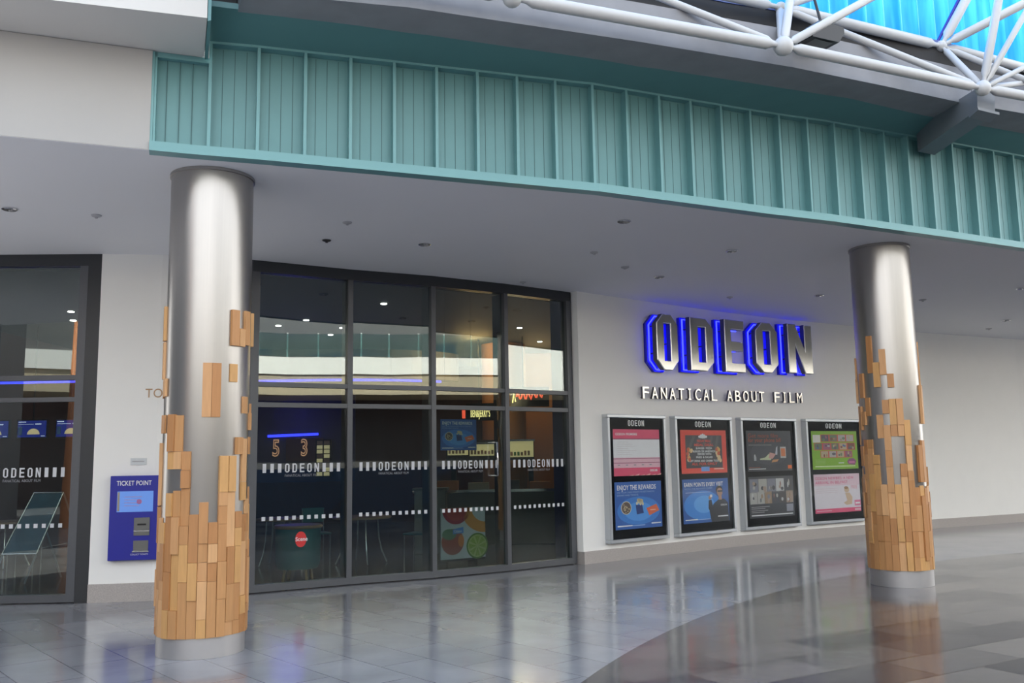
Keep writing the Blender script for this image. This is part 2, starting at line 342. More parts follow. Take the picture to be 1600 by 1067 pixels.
# ------------------------------------------------------------------ glazing
def glazing(name, line, label, trans, bands, post_right=0., zf=4.09, off_last=0):
    root = sempty(name, (*line.p[0], 0), label)
    n = len(line.p) - 1
    for i in range(n):
        P = flat(line.p[i], line.p[i + 1]); L = P.length
        a = .05 if i == 0 else .035; b = L - (.05 if i == n - 1 else .035)
        f = MB()
        f.box((0, zf, -.13), (L, HC - .002, .01), 'dark_frame', lambda u, z, w: P(u, z, w)) if False else None
        def bx(u0, u1, z0, z1, w0, w1, m): f.add([P(u0, z0, w0), P(u1, z0, w0), P(u1, z0, w1), P(u0, z0, w1), P(u0, z1, w0), P(u1, z1, w0), P(u1, z1, w1), P(u0, z1, w1)], [[0, 1, 2, 3], [7, 6, 5, 4], [0, 4, 5, 1], [1, 5, 6, 2], [2, 6, 7, 3], [3, 7, 4, 0]], m)
        bx(0, L, zf, HC - .001, -.14, .0, 'dark_frame'); f.build('head_frame', root)
        f = MB(); bx(0, L, .013, .10, -.14, .0, 'frame_paint'); f.build('sill_frame', root)
        for t0, t1 in trans:
            f = MB(); bx(a, b, t0, t1, -.1, -.005, 'frame_paint'); f.build('transom', root)
        for e in ([0, 1] if i == n - 1 else [0]):
            u = 0 if e == 0 else L
            hw = .035 if 0 < (i + e) < n else .05
            u0 = u - hw if 0 < (i + e) < n else (u if e == 0 else u - 2 * hw)
            f = MB(); bx(u0, u0 + 2 * hw, .1, zf, -.10, .003, 'frame_paint'); bx(u0, u0 + 2 * hw, .1, zf, -.30 if 0 < (i + e) < n else -.15, -.10, 'dark_frame'); f.build('mullion', root)
        zs = [.1] + [z for t in trans for z in t] + [zf]
        for z0, z1 in zip(zs[::2], zs[1::2]):
            f = MB(); bx(a, b, z0, z1, -.062, -.05, 'pane'); f.build('pane', root)
        if bands:
            u0, u1 = bands[i] if isinstance(bands, list) else (.13 * L, .87 * L)
            Q = lambda u, v, w: P(u, v, w - .05)
            s = MB(); pit = (u1 - u0) / 10
            for k in list(range(3)) + list(range(8, 11)):
                rect(s, Q, u0 + (k - .22) * pit, 1.49, u0 + (k + .24) * pit, 1.605, 'sticker')
            odeon(s, Q, u0 + 5 * pit, 1.49, pit * 4.62, .115, 'sticker', gap=.6)
            s.build('lettered_band', root)['label'] = 'white frosted lettering and squares'
            s = MB(); text(s, 'FANATICAL ABOUT FILM', Q, u0 + 5 * pit, 1.435, .032, 'sticker_dim', w=pit * 4.6, align='C', bold=0.); s.build('small_lettering', root)
            s = MB()
            for k in range(11): rect(s, Q, u0 + (k - .24) * pit, .885, u0 + (k + .24) * pit, .935, 'sticker')
            s.build('row_of_squares', root)['label'] = 'row of small white squares on the glass'
    return root
TR = [(2.33, 2.39), (2.595, 2.655)]
w2 = glazing('window_2', GW, 'four-bay dark framed glazed front of the foyer', TR, [(.21, 1.20), (.17, 1.10), (.17, 1.06), (.15, 1.08)])
w1 = glazing('window_1', GL, 'dark framed glass front left of the white pier', [(2.40, 2.455), (2.665, 2.725)], [(1.45, 2.42)])
f = MB(); f.prism([(-5.26, 11.06), (-5.1, 11.07), (-5.1, 11.2), (-5.26, 11.2)], 0.001, HC - .001, 'dark_frame'); f.build('post', w1)
f = MB(); f.prism([(-3.43, 11.5), (-3.35, 11.535), (-3.4, 11.68), (-3.5, 11.66)], .001, HC - .001, 'frame_paint'); f.build('post', w2)
# pull handle
f = MB(); P = flat(GW.p[2], GW.p[3]); 
f.tube([P(1.0, 1.38, .02), P(1.0, 1.38, .07), P(1.0, 1.86, .07), P(1.0, 1.86, .02)], .014, 'chrome', 10); f.tube([P(1.0, 1.38, -.06), P(1.0, 1.38, .02)], .012, 'chrome', 8); f.tube([P(1.0, 1.86, -.06), P(1.0, 1.86, .02)], .012, 'chrome', 8)
f.build('pull_handle', w2)['label'] = 'slim vertical chrome pull handle'

# ------------------------------------------------------------------ white bulkhead upper left
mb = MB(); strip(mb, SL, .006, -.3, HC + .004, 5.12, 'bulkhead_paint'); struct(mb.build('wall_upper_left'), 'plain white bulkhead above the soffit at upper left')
bo = [(-9, 4.35), (-4.9, 5.95), (-3.8, 6.38), (-2.30, 6.80), (-2.62, 7.46), (-3.03, 7.35), (-4.07, 6.96), (-6.3, 6.1), (-9, 5.3)]
bo2 = [(-9, 4.35), (-4.9, 5.95), (-3.8, 6.38), (-2.38, 6.80), (-2.64, 7.49), (-3.2, 7.9), (-9, 6.2)]
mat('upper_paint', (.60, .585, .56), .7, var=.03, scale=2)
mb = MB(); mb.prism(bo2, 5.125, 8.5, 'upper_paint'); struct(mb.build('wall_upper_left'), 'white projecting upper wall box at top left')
mb = MB(); mb.prism([(-2.375, 6.80), (-2.345, 6.79), (-2.60, 7.485), (-2.635, 7.49)], 5.10, 8.5, 'teal_dark'); struct(mb.build('trim_1'), 'dark green corner trim on the white upper wall')
INN = [(-2.27, 7.21, 5.37), (-1.61, 7.40, 5.38), (-0.87, 7.66, 5.39), (0.05, 8.03, 5.41), (1.31, 8.55, 5.44), (2.54, 9.12, 5.49), (3.77, 9.70, 5.54), (4.95, 10.30, 5.56)]
# ------------------------------------------------------------------ green ribbed cladding
clad = sempty('wall_front', (-3.03, 7.35, 4.24), 'green ribbed metal cladding band above the soffit')
def cap_z(x): return 5.27 + (x + 2.6) / 9.4 * .25
capi = lambda i: cap_z(FS.p[i].x)
FR = Line([(p.x, p.y) for p in FS.p if p.x > -2.6 or p.x < -4]) ; FR = Line([(-2.60, 7.51)] + [(p.x, p.y) for p in FS.p[2:]])
mb = MB(); strip(mb, FR, -.09, -.3, 4.31, lambda i: cap_z(FR.p[i].x), 'teal')
mb.prism([(-3.04, 7.42), (-2.58, 7.585), (-2.7, 7.8), (-3.12, 7.65)], 4.31, 5.12, 'teal')
mb.prism([(-3.05, 7.345), (-3.012, 7.358), (-3.012, 7.46), (-3.06, 7.46)], 4.316, 5.12, 'teal_rib'); mb.build('sheet', clad)
mb = MB(); strip(mb, FS, .03, -.10, HC - .008, 4.315, 'teal_rib'); mb.build('bottom_flashing', clad)
mb = MB(); strip(mb, FR, 0.0, -.10, lambda i: cap_z(FR.p[i].x) - .012, lambda i: cap_z(FR.p[i].x) + .012, 'teal_rib'); mb.build('cap_flashing', clad)
EX = [(-2.47, 7.13, 5.37)] + INN[:-1] + [(4.66, 10.16, 5.56), (7.3, 11.5, 5.68), (14, 14.9, 5.9)]
fa = [(FS.at(FS.s[-1] * t), t) for t in [i / 24 for i in range(25)]]
def onl(L, x):
    x = max(x, L[0][0] + 1e-4)
    for a, b in zip(L[:-1], L[1:]):
        if a[0] <= x <= b[0] or b is L[-1]: t = (x - a[0]) / (b[0] - a[0]); return tuple(p + (q - p) * t for p, q in zip(a, b))
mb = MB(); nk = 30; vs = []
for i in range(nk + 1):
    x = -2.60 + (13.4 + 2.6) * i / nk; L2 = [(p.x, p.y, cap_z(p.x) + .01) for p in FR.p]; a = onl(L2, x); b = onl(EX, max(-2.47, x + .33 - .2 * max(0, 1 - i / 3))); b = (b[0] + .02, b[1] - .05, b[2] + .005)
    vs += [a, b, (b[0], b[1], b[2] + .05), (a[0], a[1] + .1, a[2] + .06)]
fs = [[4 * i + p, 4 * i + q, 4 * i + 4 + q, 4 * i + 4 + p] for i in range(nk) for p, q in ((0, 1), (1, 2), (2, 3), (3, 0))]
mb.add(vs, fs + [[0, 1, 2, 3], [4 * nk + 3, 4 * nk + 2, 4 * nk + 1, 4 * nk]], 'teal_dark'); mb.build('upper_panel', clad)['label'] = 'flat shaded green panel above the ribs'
# ribs every 0.4 m and thin seams between
def rib_at(line, s, z0, z1, w, o0, o1, m, name='rib'):
    i = line.seg(s); p = line.at(s); d = (line.p[i + 1] - line.p[i]).normalized(); n = Vector((d.y, -d.x)); b = MB()
    q = [p - d * w + n * o0, p + d * w + n * o0, p + d * w + n * o1, p - d * w + n * o1]
    b.prism([(a.x, a.y) for a in q], z0, z1, m); return b
s = .0; seams = MB(); k = 0
while s < 15.5:
    x = FR.at(s).x
    if s > .0 or True: rib_at(FR, s + .012, 4.316, cap_z(x) - .013, .014, -.092, 0.0, 'teal_rib').build('rib', clad)
    for j in (1, 2, 3):
        g = rib_at(FR, s + .012 + j * .1015, 4.316, cap_z(x) - .02, .003, -.092, -.0885, 'teal_groove'); seams.add(g.v, g.f, 'teal_groove')
    s += .4065
LR = Line([(-3.02, 7.365), (-2.60, 7.515)])
for ss in (.012,): rib_at(LR, ss, 4.316, 5.12, .014, -.07, .0, 'teal_rib').build('rib', clad)
for j in range(1, 4):
    g = rib_at(LR, j * .105, 4.316, 5.08, .003, -.07, -.048, 'teal_groove'); seams.add(g.v, g.f, 'teal_groove')
seams.build('sheet_seams', clad)
mb = MB(); strip(mb, LR, 0.0, -.06, 5.075, 5.122, 'teal_rib'); mb.build('cap_flashing', clad)

# ------------------------------------------------------------------ concrete edge beam
def beam(inn, out, top, name, label):
    mb = MB(); n = len(inn)
    vs = []
    for (x, y, z) in inn: vs.append((x, y, z))
    for (x, y, z) in out: vs.append((x, y, z))
    for (x, y, z), t in zip(out, top): vs.append((x, y, t))
    for (x, y, z), t in zip(inn, top): vs.append((x, y + .02, t))
    fs = []
    for i in range(n - 1):
        for a, b in ((0, 1), (1, 2), (2, 3), (3, 0)): fs.append([a * n + i, a * n + i + 1, b * n + i + 1, b * n + i])
    fs += [[0, n, 2 * n, 3 * n], [n - 1, 4 * n - 1, 3 * n - 1, 2 * n - 1]]
    mb.add(vs, fs, 'concrete'); o = mb.build(name); return struct(o, label)
OUTB = [(-2.10, 6.82, 5.37), (-1.47, 7.02, 5.38), (-0.81, 7.19, 5.39), (-0.06, 7.49, 5.41), (1.24, 8.02, 5.45), (2.90, 8.75, 5.50), (4.0, 9.32, 5.54), (5.35, 10.01, 5.57)]
beam(INN, OUTB, [5.74, 5.75, 5.77, 5.80, 5.84, 5.90, 5.95, 5.99], 'trim_2', 'weathered concrete edge beam above the green cladding')
beam([(4.97, 10.32, 5.565), (7.6, 11.65, 5.66), (14, 14.9, 5.9)], [(5.37, 10.02, 5.575), (8.0, 11.30, 5.70), (14.3, 14.4, 5.95)], [6.0, 6.12, 6.4], 'trim_2', 'concrete edge beam continuing right of the steel bracket')
# recess shade as a dark block, and a dark strip behind the beam top
mb = MB(); mb.prism([(-2.75, 7.45), (-2.62, 7.30), (-2.47, 7.13), (-2.275, 7.19), (-2.2, 7.75), (-2.5, 8.2), (-2.9, 8.3)], 5.375, 6.6, 'dark_void'); struct(mb.build('trim_3'), 'dark block standing for the shaded recess beside the concrete beam')
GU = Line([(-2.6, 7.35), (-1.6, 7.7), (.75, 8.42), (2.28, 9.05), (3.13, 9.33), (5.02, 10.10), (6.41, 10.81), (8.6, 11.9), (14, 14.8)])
mb = MB(); strip(mb, GU, 0.06, -.25, 5.74, lambda i: 6.332, 'dark_void'); struct(mb.build('trim_4'), 'dark strip behind the concrete beam')

# ------------------------------------------------------------------ steel bracket
br = thing('steel_bracket', (5.0, 10.7, 5.3), 'grey tapered steel bracket reaching out from the green cladding to a truss joint', 'bracket')
d = Vector((.16, -.99)).normalized(); nn = Vector((.89, .45)); a0 = Vector((5.02, 10.73))
def pb(t, side, z): q = a0 + d * t + nn * side; return (q.x, q.y, z)
mb = MB(); prof = [(0, 5.27), (.12, 5.28), (1.12, 5.36), (1.14, 5.60), (.6, 5.60), (0, 5.55)]
mb.add([pb(t, 0, z) for t, z in prof] + [pb(t, .30, z) for t, z in prof], [list(range(6)), list(range(6, 12))[::-1]] + [[i, i + 6, (i + 1) % 6 + 6, (i + 1) % 6] for i in range(6)], 'steel_grey')
mb.build('bracket_arm', br)
mb = MB(); mb.add([pb(t, sd, z) for sd in (-.03, .33) for t, z in ((1.0, 5.31), (1.16, 5.34), (1.16, 5.37), (1.0, 5.345))], [[0, 1, 2, 3], [7, 6, 5, 4], [0, 4, 5, 1], [1, 5, 6, 2], [2, 6, 7, 3], [3, 7, 4, 0]], 'steel_grey'); mb.build('end_plate', br)

# ------------------------------------------------------------------ roof truss
tr = thing('roof_truss', (2.84, 8.81, 5.75), 'white tubular steel space truss above the concrete beam at top right', 'roof truss')
N0, N1, N2, N3 = (.05, 7.30, 5.52), (2.67, 8.31, 5.52), (5.16, 9.41, 5.52), (6.89, 10.11, 5.52)
NM = (-2.6, 6.3, 5.52)
M0, M1, M2, M3 = (.55, 8.05, 6.3), (2.90, 9.05, 6.3), (5.06, 10.03, 6.3), (7.06, 11.0, 6.3)
def tubes(a, b, r, ends=True):
    a, b = Vector(a), Vector(b); e = (b - a).normalized(); L = (b - a).length; k = min(.13, L * .1)
    mb = MB(); mb.tube([a + e * .04, a + e * k, a + e * (k + r * 1.2), b - e * (k + r * 1.2), b - e * k, b - e * .04], [r * .45, r * .5, r, r, r * .5, r * .45], 'white_tube', 16); mb.build('tube', tr)
for a, b, r in [(NM, N0, .058), (N0, N1, .058), (N1, N2, .055), (N2, N3, .055), (M0, M1, .055), (M1, M2, .058), (M2, M3, .055),
                (N1, M1, .05), (M0, N1, .036), (M1, N2, .038), (N2, M2, .038), (M2, N3, .036), (N2, M3, .032)]: tubes(a, b, r)
U = [(3.14, 9.2, 6.9), (4.21, 9.12, 6.6), (3.92, 9.69, 6.9), (5.6, 10.06, 7.2), (6.31, 9.91, 6.9), (5.46, 9.35, 6.8), (5.92, 9.46, 6.7), (6.21, 9.86, 6.1)]
for a, k, r in [(N1, 0, .045), (N1, 1, .042), (M1, 2, .042), (M2, 3, .055), (M2, 4, .052), (N2, 5, .045), (N2, 6, .034), (N2, 7, .028)]: tubes(a, U[k], r)
for p, r in [(N0, .085), (N1, .095), (N2, .085), (N3, .085), (M0, .06), (M1, .06), (M2, .065), (M3, .06)]:
    mb = MB(); mb.ball(p, r, 'white_tube'); mb.build('ball_joint', tr)
for p, q in ((M1, U[2]), (M2, U[3])):
    mb = MB(); a = Vector(p) + Vector((-.05, .03, .02)); b = Vector(q) + Vector((-.09, .03, .0)); mb.tube([a, b], .018, 'ticket_blue', 8); mb.build('cable', tr)['label'] = 'dark blue cable along a strut'
# blue ribbed glazing behind the truss
rg = sempty('window_3', (3, 10, 6.64), 'blue ribbed rooflight glazing above the concrete beam')
RL = Line([(-1.6, 7.7), (.75, 8.42), (2.28, 9.05), (3.13, 9.33), (5.02, 10.10), (6.41, 10.81), (8.6, 11.9), (12, 13.7)])
s = 0.
while s < RL.s[-1] - .3:
    p = RL.at(s); q = RL.at(s + .26); P = flat(p, q); m_ = MB(); n = 6; L = P.length
    prof = [(L * i / n, .05 * math.sin(PI * i / n) ** .6) for i in range(n + 1)]
    vs = [P(u, z, w + dw) for dw in (0, .008) for z in (6.37, 9.2) for u, w in prof]; k = n + 1; fs = []
    for i in range(n): fs += [[i, i + 1, k + i + 1, k + i], [2 * k + i, 3 * k + i, 3 * k + i + 1, 2 * k + i + 1], [k + i, k + i + 1, 3 * k + i + 1, 3 * k + i], [i, 2 * k + i, 2 * k + i + 1, i + 1]]
    m_.add(vs, fs, 'roof_glazing_blue', True); m_.build('pane', rg); s += .262
mb = MB(); strip(mb, RL, .07, -.02, 6.335, 6.372, 'frame_blue'); mb.build('sill_frame', rg)
# floodlight
fl = thing('floodlight', (3.2, 8.7, 5.7), 'black box floodlight fixed among the white truss tubes', 'floodlight')
P = flat((2.93, 8.66), (3.40, 8.90)); mb = MB()
pr = [(0, 5.70), (.36, 5.71), (.44, 5.82), (.44, 5.88), (.12, 5.90), (0, 5.77)]
mb.add([P(u, z, 0) for u, z in pr] + [P(u, z, .2) for u, z in pr], [list(range(6))[::-1], list(range(6, 12))] + [[i, (i + 1) % 6, (i + 1) % 6 + 6, i + 6] for i in range(6)], 'black_metal'); mb.build('housing', fl)
mb = MB(); mb.add([P(u, 5.699 + (.0, .0, .0, .0)[0], w) for u, w in ((.06, .03), (.3, .03), (.3, .17), (.06, .17))], [[0, 1, 2, 3]], 'ticket_grey'); mb.build('lens', fl)
mb = MB(); mb.tube([P(.25, 5.87, .1), P(.25, 6.3, .0)], .015, 'black_metal', 8); mb.build('mounting_arm', fl)

# ------------------------------------------------------------------ columns with wood blocks
BL = [(17, 2.7, 3.01), (17, 2.36, 2.69), (18, 2.2, 2.36), (17, 2.19, 2.34), (27, 2.64, 2.96), (28, 2.64, 2.8), (24, 2.01, 2.48), (25, 2.01, 2.48), (27, 2.32, 2.48), (29, 2.66, 2.97), (29, 2.05, 2.2), (18, 1.88, 2.04), (20, 1.72, 2.04), (21, 1.72, 2.03), (20, 1.57, 1.72), (21, 1.57, 1.72), (22, 1.56, 1.72), (28, 1.69, 1.84), (29, 1.45, 1.83), (26, 1.37, 1.68), (27, 1.37, 1.68), (22, 1.41, 1.56), (29, 1.29, 1.45), (17, 1.26, 1.8)]
TL = {16: 1.35, 17: 1.25, 18: 1.16, 19: 1.12, 20: 1.37, 21: 1.39, 22: 1.41, 23: 1.19, 24: 1.29, 25: 1.12, 26: 1.37, 27: 1.37, 28: 1.20, 29: 1.17, 0: 1.3}
BR = [(18, 2.6, 3.07), (20, 2.57, 2.89), (19, 2.42, 2.73), (21, 2.41, 2.58), (16, 2.3, 2.61), (17, 2.07, 2.3), (20, 2.09, 2.26), (21, 1.95, 2.27), (22, 1.95, 2.27), (28, 2.3, 2.72), (27, 1.96, 2.44), (16, 1.96, 2.13), (19, 1.79, 2.08), (20, 1.64, 1.95), (21, 1.81, 1.95), (22, 1.81, 2.01), (23, 1.7, 2.01), (23, 1.39, 1.7), (25, 1.25, 1.7), (26, 1.25, 1.76), (15, 1.9, 2.2), (15, 1.45, 1.7)]
TRR = {14: 1.3, 15: 1.35, 16: 1.78, 17: 1.78, 18: 1.59, 19: 1.23, 20: 1.64, 21: 1.23, 22: 1.48, 23: 1.39, 24: 1.19, 25: 1.21, 26: 1.18, 27: 1.2, 28: 1.25}
def column(c, face, blocks, tops, seed, label, zb):
    rnd = random.Random(seed); R = .363
    root = thing('column', (c[0], c[1], 0), label, 'column', None)
    mb = MB(); mb.lathe([(R, zb), (R, HC - .03), (R + .012, HC - .028), (R + .012, HC - .002)], 'brushed_steel', c, 96); mb.build('steel_shaft', root)
    mb = MB(); mb.lathe([(R + .004, 0.001), (R + .004, zb)], 'matte_steel', c, 96); mb.build('base_band', root)
    mb = MB(); mb.box((c[0] - R - .003, c[1] - .006, .9), (c[0] - R + .01, c[1] + .006, HC - .05), 'brushed_steel')
    lst = list(blocks)
    for k in range(30):
        top = tops.get(k, 1.1 + .35 * rnd.random()); z = zb + .0
        cuts = [zb]
        while cuts[-1] < top - .1: cuts.append(cuts[-1] + rnd.choice([.155, .31, .31, .46]) * (1 if len(cuts) > 1 else rnd.choice([.5, .75, 1])))
        if top - cuts[-2] < .08: cuts.pop(-1)
        cuts[-1] = top
        lst += [(k, a, b) for a, b in zip(cuts[:-1], cuts[1:])]
        if k not in tops:
            for _ in range(2):
                z0 = top + .2 + rnd.random() * 1.3; lst.append((k, z0, z0 + rnd.choice([.155, .31])))
    def ang(k): return abs((k * 12 - face + 180) % 360 - 180)
    lst.sort(key=lambda b: ang(b[0]))
    rest = MB()
    for i, (k, z0, z1) in enumerate(lst):
        th = rnd.choice([.012, .016, .02, .024, .028]); a0 = math.radians(k * 12 - 6); a1 = math.radians(k * 12 + 6); am = math.radians(k * 12)
        hw = (R + .008) * math.tan(math.radians(6)) ; ca, sa = math.cos(am), math.sin(am); tilt = rnd.uniform(-.003, .003)
        def q(r, t, z): return (c[0] + ca * r - sa * t, c[1] + sa * r + ca * t, z)
        r0_, r1_ = R - .004, R + th
        g = .001
        vs = [q(r0_, -hw + g, z0 + g), q(r0_, hw - g, z0 + g), q(r1_ + tilt, hw - g, z0 + g), q(r1_ - tilt, -hw + g, z0 + g), q(r0_, -hw + g, z1 - g), q(r0_, hw - g, z1 - g), q(r1_ + tilt, hw - g, z1 - g), q(r1_ - tilt, -hw + g, z1 - g)]
        b = MB() if i < 96 else rest
        b.add(vs, [[0, 1, 2, 3], [7, 6, 5, 4], [0, 4, 5, 1], [1, 5, 6, 2], [2, 6, 7, 3], [3, 7, 4, 0]], 'block_wood_%d' % rnd.randrange(6))
        if i < 96: b.build('wood_block', root)
    rest.build('wood_blocks', root)['kind'] = 'stuff'
column((-2.75, 8.14), -71, BL, TL, 3, 'nearer round steel column clad in stepped wood blocks, left of the glazed front', .17)
column((4.775, 11.5), -112.5, BR, TRR, 5, 'farther round steel column clad in stepped wood blocks, in front of the poster wall', .20)

# ------------------------------------------------------------------ big letter sign
sg = thing('letter_sign', (2.3, 15.2, 3.6), 'big brushed steel letters with blue neon halo on the white wall', 'sign')
LET = [('O', 1.553, 2.06, 3.06, 3.985), ('D', 2.41, 3.00, 3.09, 3.99), ('E', 3.36, 3.885, 3.11, 4.035), ('O', 4.235, 4.83, 3.14, 4.055), ('N', 5.18, 5.85, 3.165, 4.09)]
SW = Line([(2.0 - .96 * 0, 14.96), (3.9, 16.5), (5.3, 17.5), (6.75, 18.42)])
for ch, s0, s1, z0, z1 in LET:
    P = WR.frame(s0, s1, 0); w = P.length; h = z1 - z0; sx = w / .55 / h
    L = [[(x * sx, y) for x, y in lp] for lp in odeon_loops(ch)]
    def put(mb, data, off, fm, grow=0.):
        vs, fs, nz = data
        mb2 = [[], [], []]
        for f, z in zip(fs, nz): mb2[0 if z > .9 else 1 if z > .15 else 2].append(f)
        k = [P(a[0], z0 + a[1], a[2] + off) for a in vs]
        for fl_, m_ in zip(mb2, fm):
            if fl_: mb.add(k, fl_, m_)
    sc = [[(x * h, y * h) for x, y in lp] for lp in L]
    cx, cy = w / 2, h / 2
    lt = MB(); put(lt, outline(sc, .045, .012), .235, ('letter_steel', 'letter_edge', 'letter_side')); lo = lt.build('letter', sg)
    big = [[(cx + (x - cx) * 1.10, cy + (y - cy) * 1.06) for x, y in lp] for lp in sc[:1]]
    tb = MB(); put(tb, outline(big, .012), .014, ('sign_blue', 'sign_blue', 'sign_blue'))
    lp = big[0]; n = len(lp)
    for i in range(n):
        a, b = lp[i], lp[(i + 1) % n]; tb.add([P(a[0], z0 + a[1], .002), P(b[0], z0 + b[1], .002), P(b[0], z0 + b[1], .07), P(a[0], z0 + a[1], .07)], [[0, 1, 2, 3]], 'sign_blue')
    tb.build('back_tray', lo)
    nb = MB(); pts = [(cx + (x - cx) * 1.0, cy + (y - cy) * .98) for x, y in sc[0]]
    nb.tube([P(x, z0 + y, .10) for x, y in pts + pts[:1]], .014, 'neon_blue', 8)
    if ch in 'OD': pts = [(cx + (x - cx) * .6, cy + (y - cy) * .9) for x, y in sc[1]]; nb.tube([P(x, z0 + y, .10) for x, y in pts + pts[:1]], .012, 'neon_blue', 8)
    nb.build('neon_tube', lo)
    for (x, y) in ((w * .15, h * .3), (w * .15, h * .8), (w * .85, h * .9 if ch in 'EN' else h * .5)): st = MB(); st.tube([P(x, z0 + y, .02), P(x, z0 + y, .19)], .012, 'letter_side', 8); st.build('stand_off', lo)
tg = thing('letter_sign', (2.2, 15.1, 2.6), 'row of small raised steel capitals below the big blue lit letters', 'sign')
msg = 'FANATICAL ABOUT FILM'; sA, sB = 1.36, 5.80; pit = (sB - sA) / 20.
for i, ch in enumerate(msg):
    if ch == ' ': continue
    vs, fs, nz = glyph(ch, .02, .0, .004); x0 = min(v[0] for v in vs); x1 = max(v[0] for v in vs)
    s0 = sA + pit * i; P = WR.frame(s0, s0 + .2, 0); z = 2.575 + .03 * i / 20; hh = .2 / .7
    if ch == 'I': vs, fs, nz = outline([[(0, 0), (.30, 0), (.30, .08), (.20, .08), (.20, .62), (.30, .62), (.30, .7), (0, .7), (0, .62), (.10, .62), (.10, .08), (0, .08)]], .02, .004); x0, x1 = 0., .3
    wd = .15 if ch not in 'I' else .105; kx = wd / (x1 - x0) if ch != 'I' else hh * .8
    ox = 0 if ch != 'I' else .04
    lt = MB(); pts = [P(ox + (v[0] - x0) * kx, z + v[1] * hh, .075 + v[2]) for v in vs]; lt.add(pts, [f for f, q in zip(fs, nz) if q > .15], 'tag_steel'); lt.add(pts, [f for f, q in zip(fs, nz) if q <= .15], 'letter_side')
    lt.tube([P(ox + wd * .3, z + .02, 0), P(ox + wd * .3, z + .02, .06)], .006, 'letter_side', 6); lt.build('letter', tg)

# ------------------------------------------------------------------ poster cases
def art_prices(m, P, W_, H_):
    rect(m, P, 0, 0, W_, H_, mn(.78, .77, .78)); rect(m, P, 0, H_ * .8, W_, H_, mn(.75, .08, .17), .002); rect(m, P, 0, 0, W_, H_ * .17, mn(.75, .08, .17), .002)
    rect(m, P, 0, H_ * .17, W_, H_ * .39, mn(.75, .45, .52), .0015)
    for v in (.27, .36): rect(m, P, 0, H_ * v, W_, H_ * (v + .012), mn(.30, .05, .12), .002)
    rect(m, P, 0, H_ * .78, W_, H_ * .80, mn(.30, .08, .14), .003); text(m, 'ODEON PREMIERE', P, .05 * W_, H_ * .87, .05 * H_, 'white_print', w=.46 * W_, lift=.003)
    for i in range(7): rect(m, P, .08 * W_, H_ * (.45 + i * .045), W_ * (.3 + .3 * random.random()), H_ * (.455 + i * .045), mn(.55, .45, .47), .002)
    for i in range(5): rect(m, P, W_ * (.08 + .17 * i), H_ * .22, W_ * (.13 + .17 * i), H_ * .24, mn(.3, .3, .3), .003)
    odeon(m, P, .85 * W_, H_ * .08, .16 * W_, .05 * H_, 'white_print', .003)
    for i in range(6): u = .3 + .12 * i; pgon(m, P, [(W_ * u, 0), (W_ * (u + .1), 0), (W_ * (u + .12), H_ * (.02 + .02 * (i % 2)))], mn(.9, .45, .4), .003)
def snack(m, P, W_, H_):
    rect(m, P, 0, 0, W_, H_, mn(.03, .12, .42)); 
    disc(m, P, W_ * .5, H_ * .38, W_ * .46, mn(.05, .22, .62), .0015, H_ * .30); disc(m, P, W_ * .5, H_ * .36, W_ * .3, mn(.09, .32, .75), .0018, H_ * .2)
    text(m, 'ENJOY THE REWARDS', P, .05 * W_, H_ * .83, .10 * H_, 'white_print', w=.83 * W_, lift=.003, bold=.02)
    text(m, 'USE YOUR CARD POINTS TO GET SNACKS,', P, .05 * W_, H_ * .76, .035 * H_, mn(.35, .5, .75), w=.8 * W_, lift=.003, bold=0)
    text(m, 'DRINKS AND TICKETS.', P, .05 * W_, H_ * .70, .035 * H_, mn(.35, .5, .75), w=.45 * W_, lift=.003, bold=0)
    disc(m, P, W_ * .23, H_ * .45, W_ * .11, mn(.6, .55, .45), .003, H_ * .14); disc(m, P, W_ * .23, H_ * .45, W_ * .095, mn(.13, .09, .07), .004, H_ * .125)
    rnd = random.Random(2)
    for i in range(16): a = rnd.random() * 6.28; r = rnd.random() ** .5; disc(m, P, W_ * (.23 + .07 * r * math.cos(a)), H_ * (.45 + .10 * r * math.sin(a)), W_ * .012, mn(.5, .4, .25), .005, n=8)
    pgon(m, P, [(W_ * .43, H_ * .5), (W_ * .57, H_ * .5), (W_ * .60, H_ * .32), (W_ * .45, H_ * .30)], mn(.02, .05, .2), .003)
    for i in range(16): disc(m, P, W_ * (.42 + .17 * rnd.random()), H_ * (.5 + .11 * rnd.random()), W_ * .022, mn(.75, .65, .42), .004, n=8)
    pgon(m, P, [(W_ * .66, H_ * .42), (W_ * .88, H_ * .50), (W_ * .94, H_ * .36), (W_ * .72, H_ * .26)], mn(.75, .16, .07), .004); rect(m, P, W_ * .74, H_ * .37, W_ * .86, H_ * .39, mn(.9, .5, .35), .005)
    rect(m, P, .04 * W_, H_ * .06, .35 * W_, H_ * .085, 'white_print', .003); rect(m, P, .35 * W_, H_ * .06, .62 * W_, H_ * .075, mn(.35, .5, .8), .003); rect(m, P, .76 * W_, H_ * .08, .97 * W_, H_ * .105, 'white_print', .003)
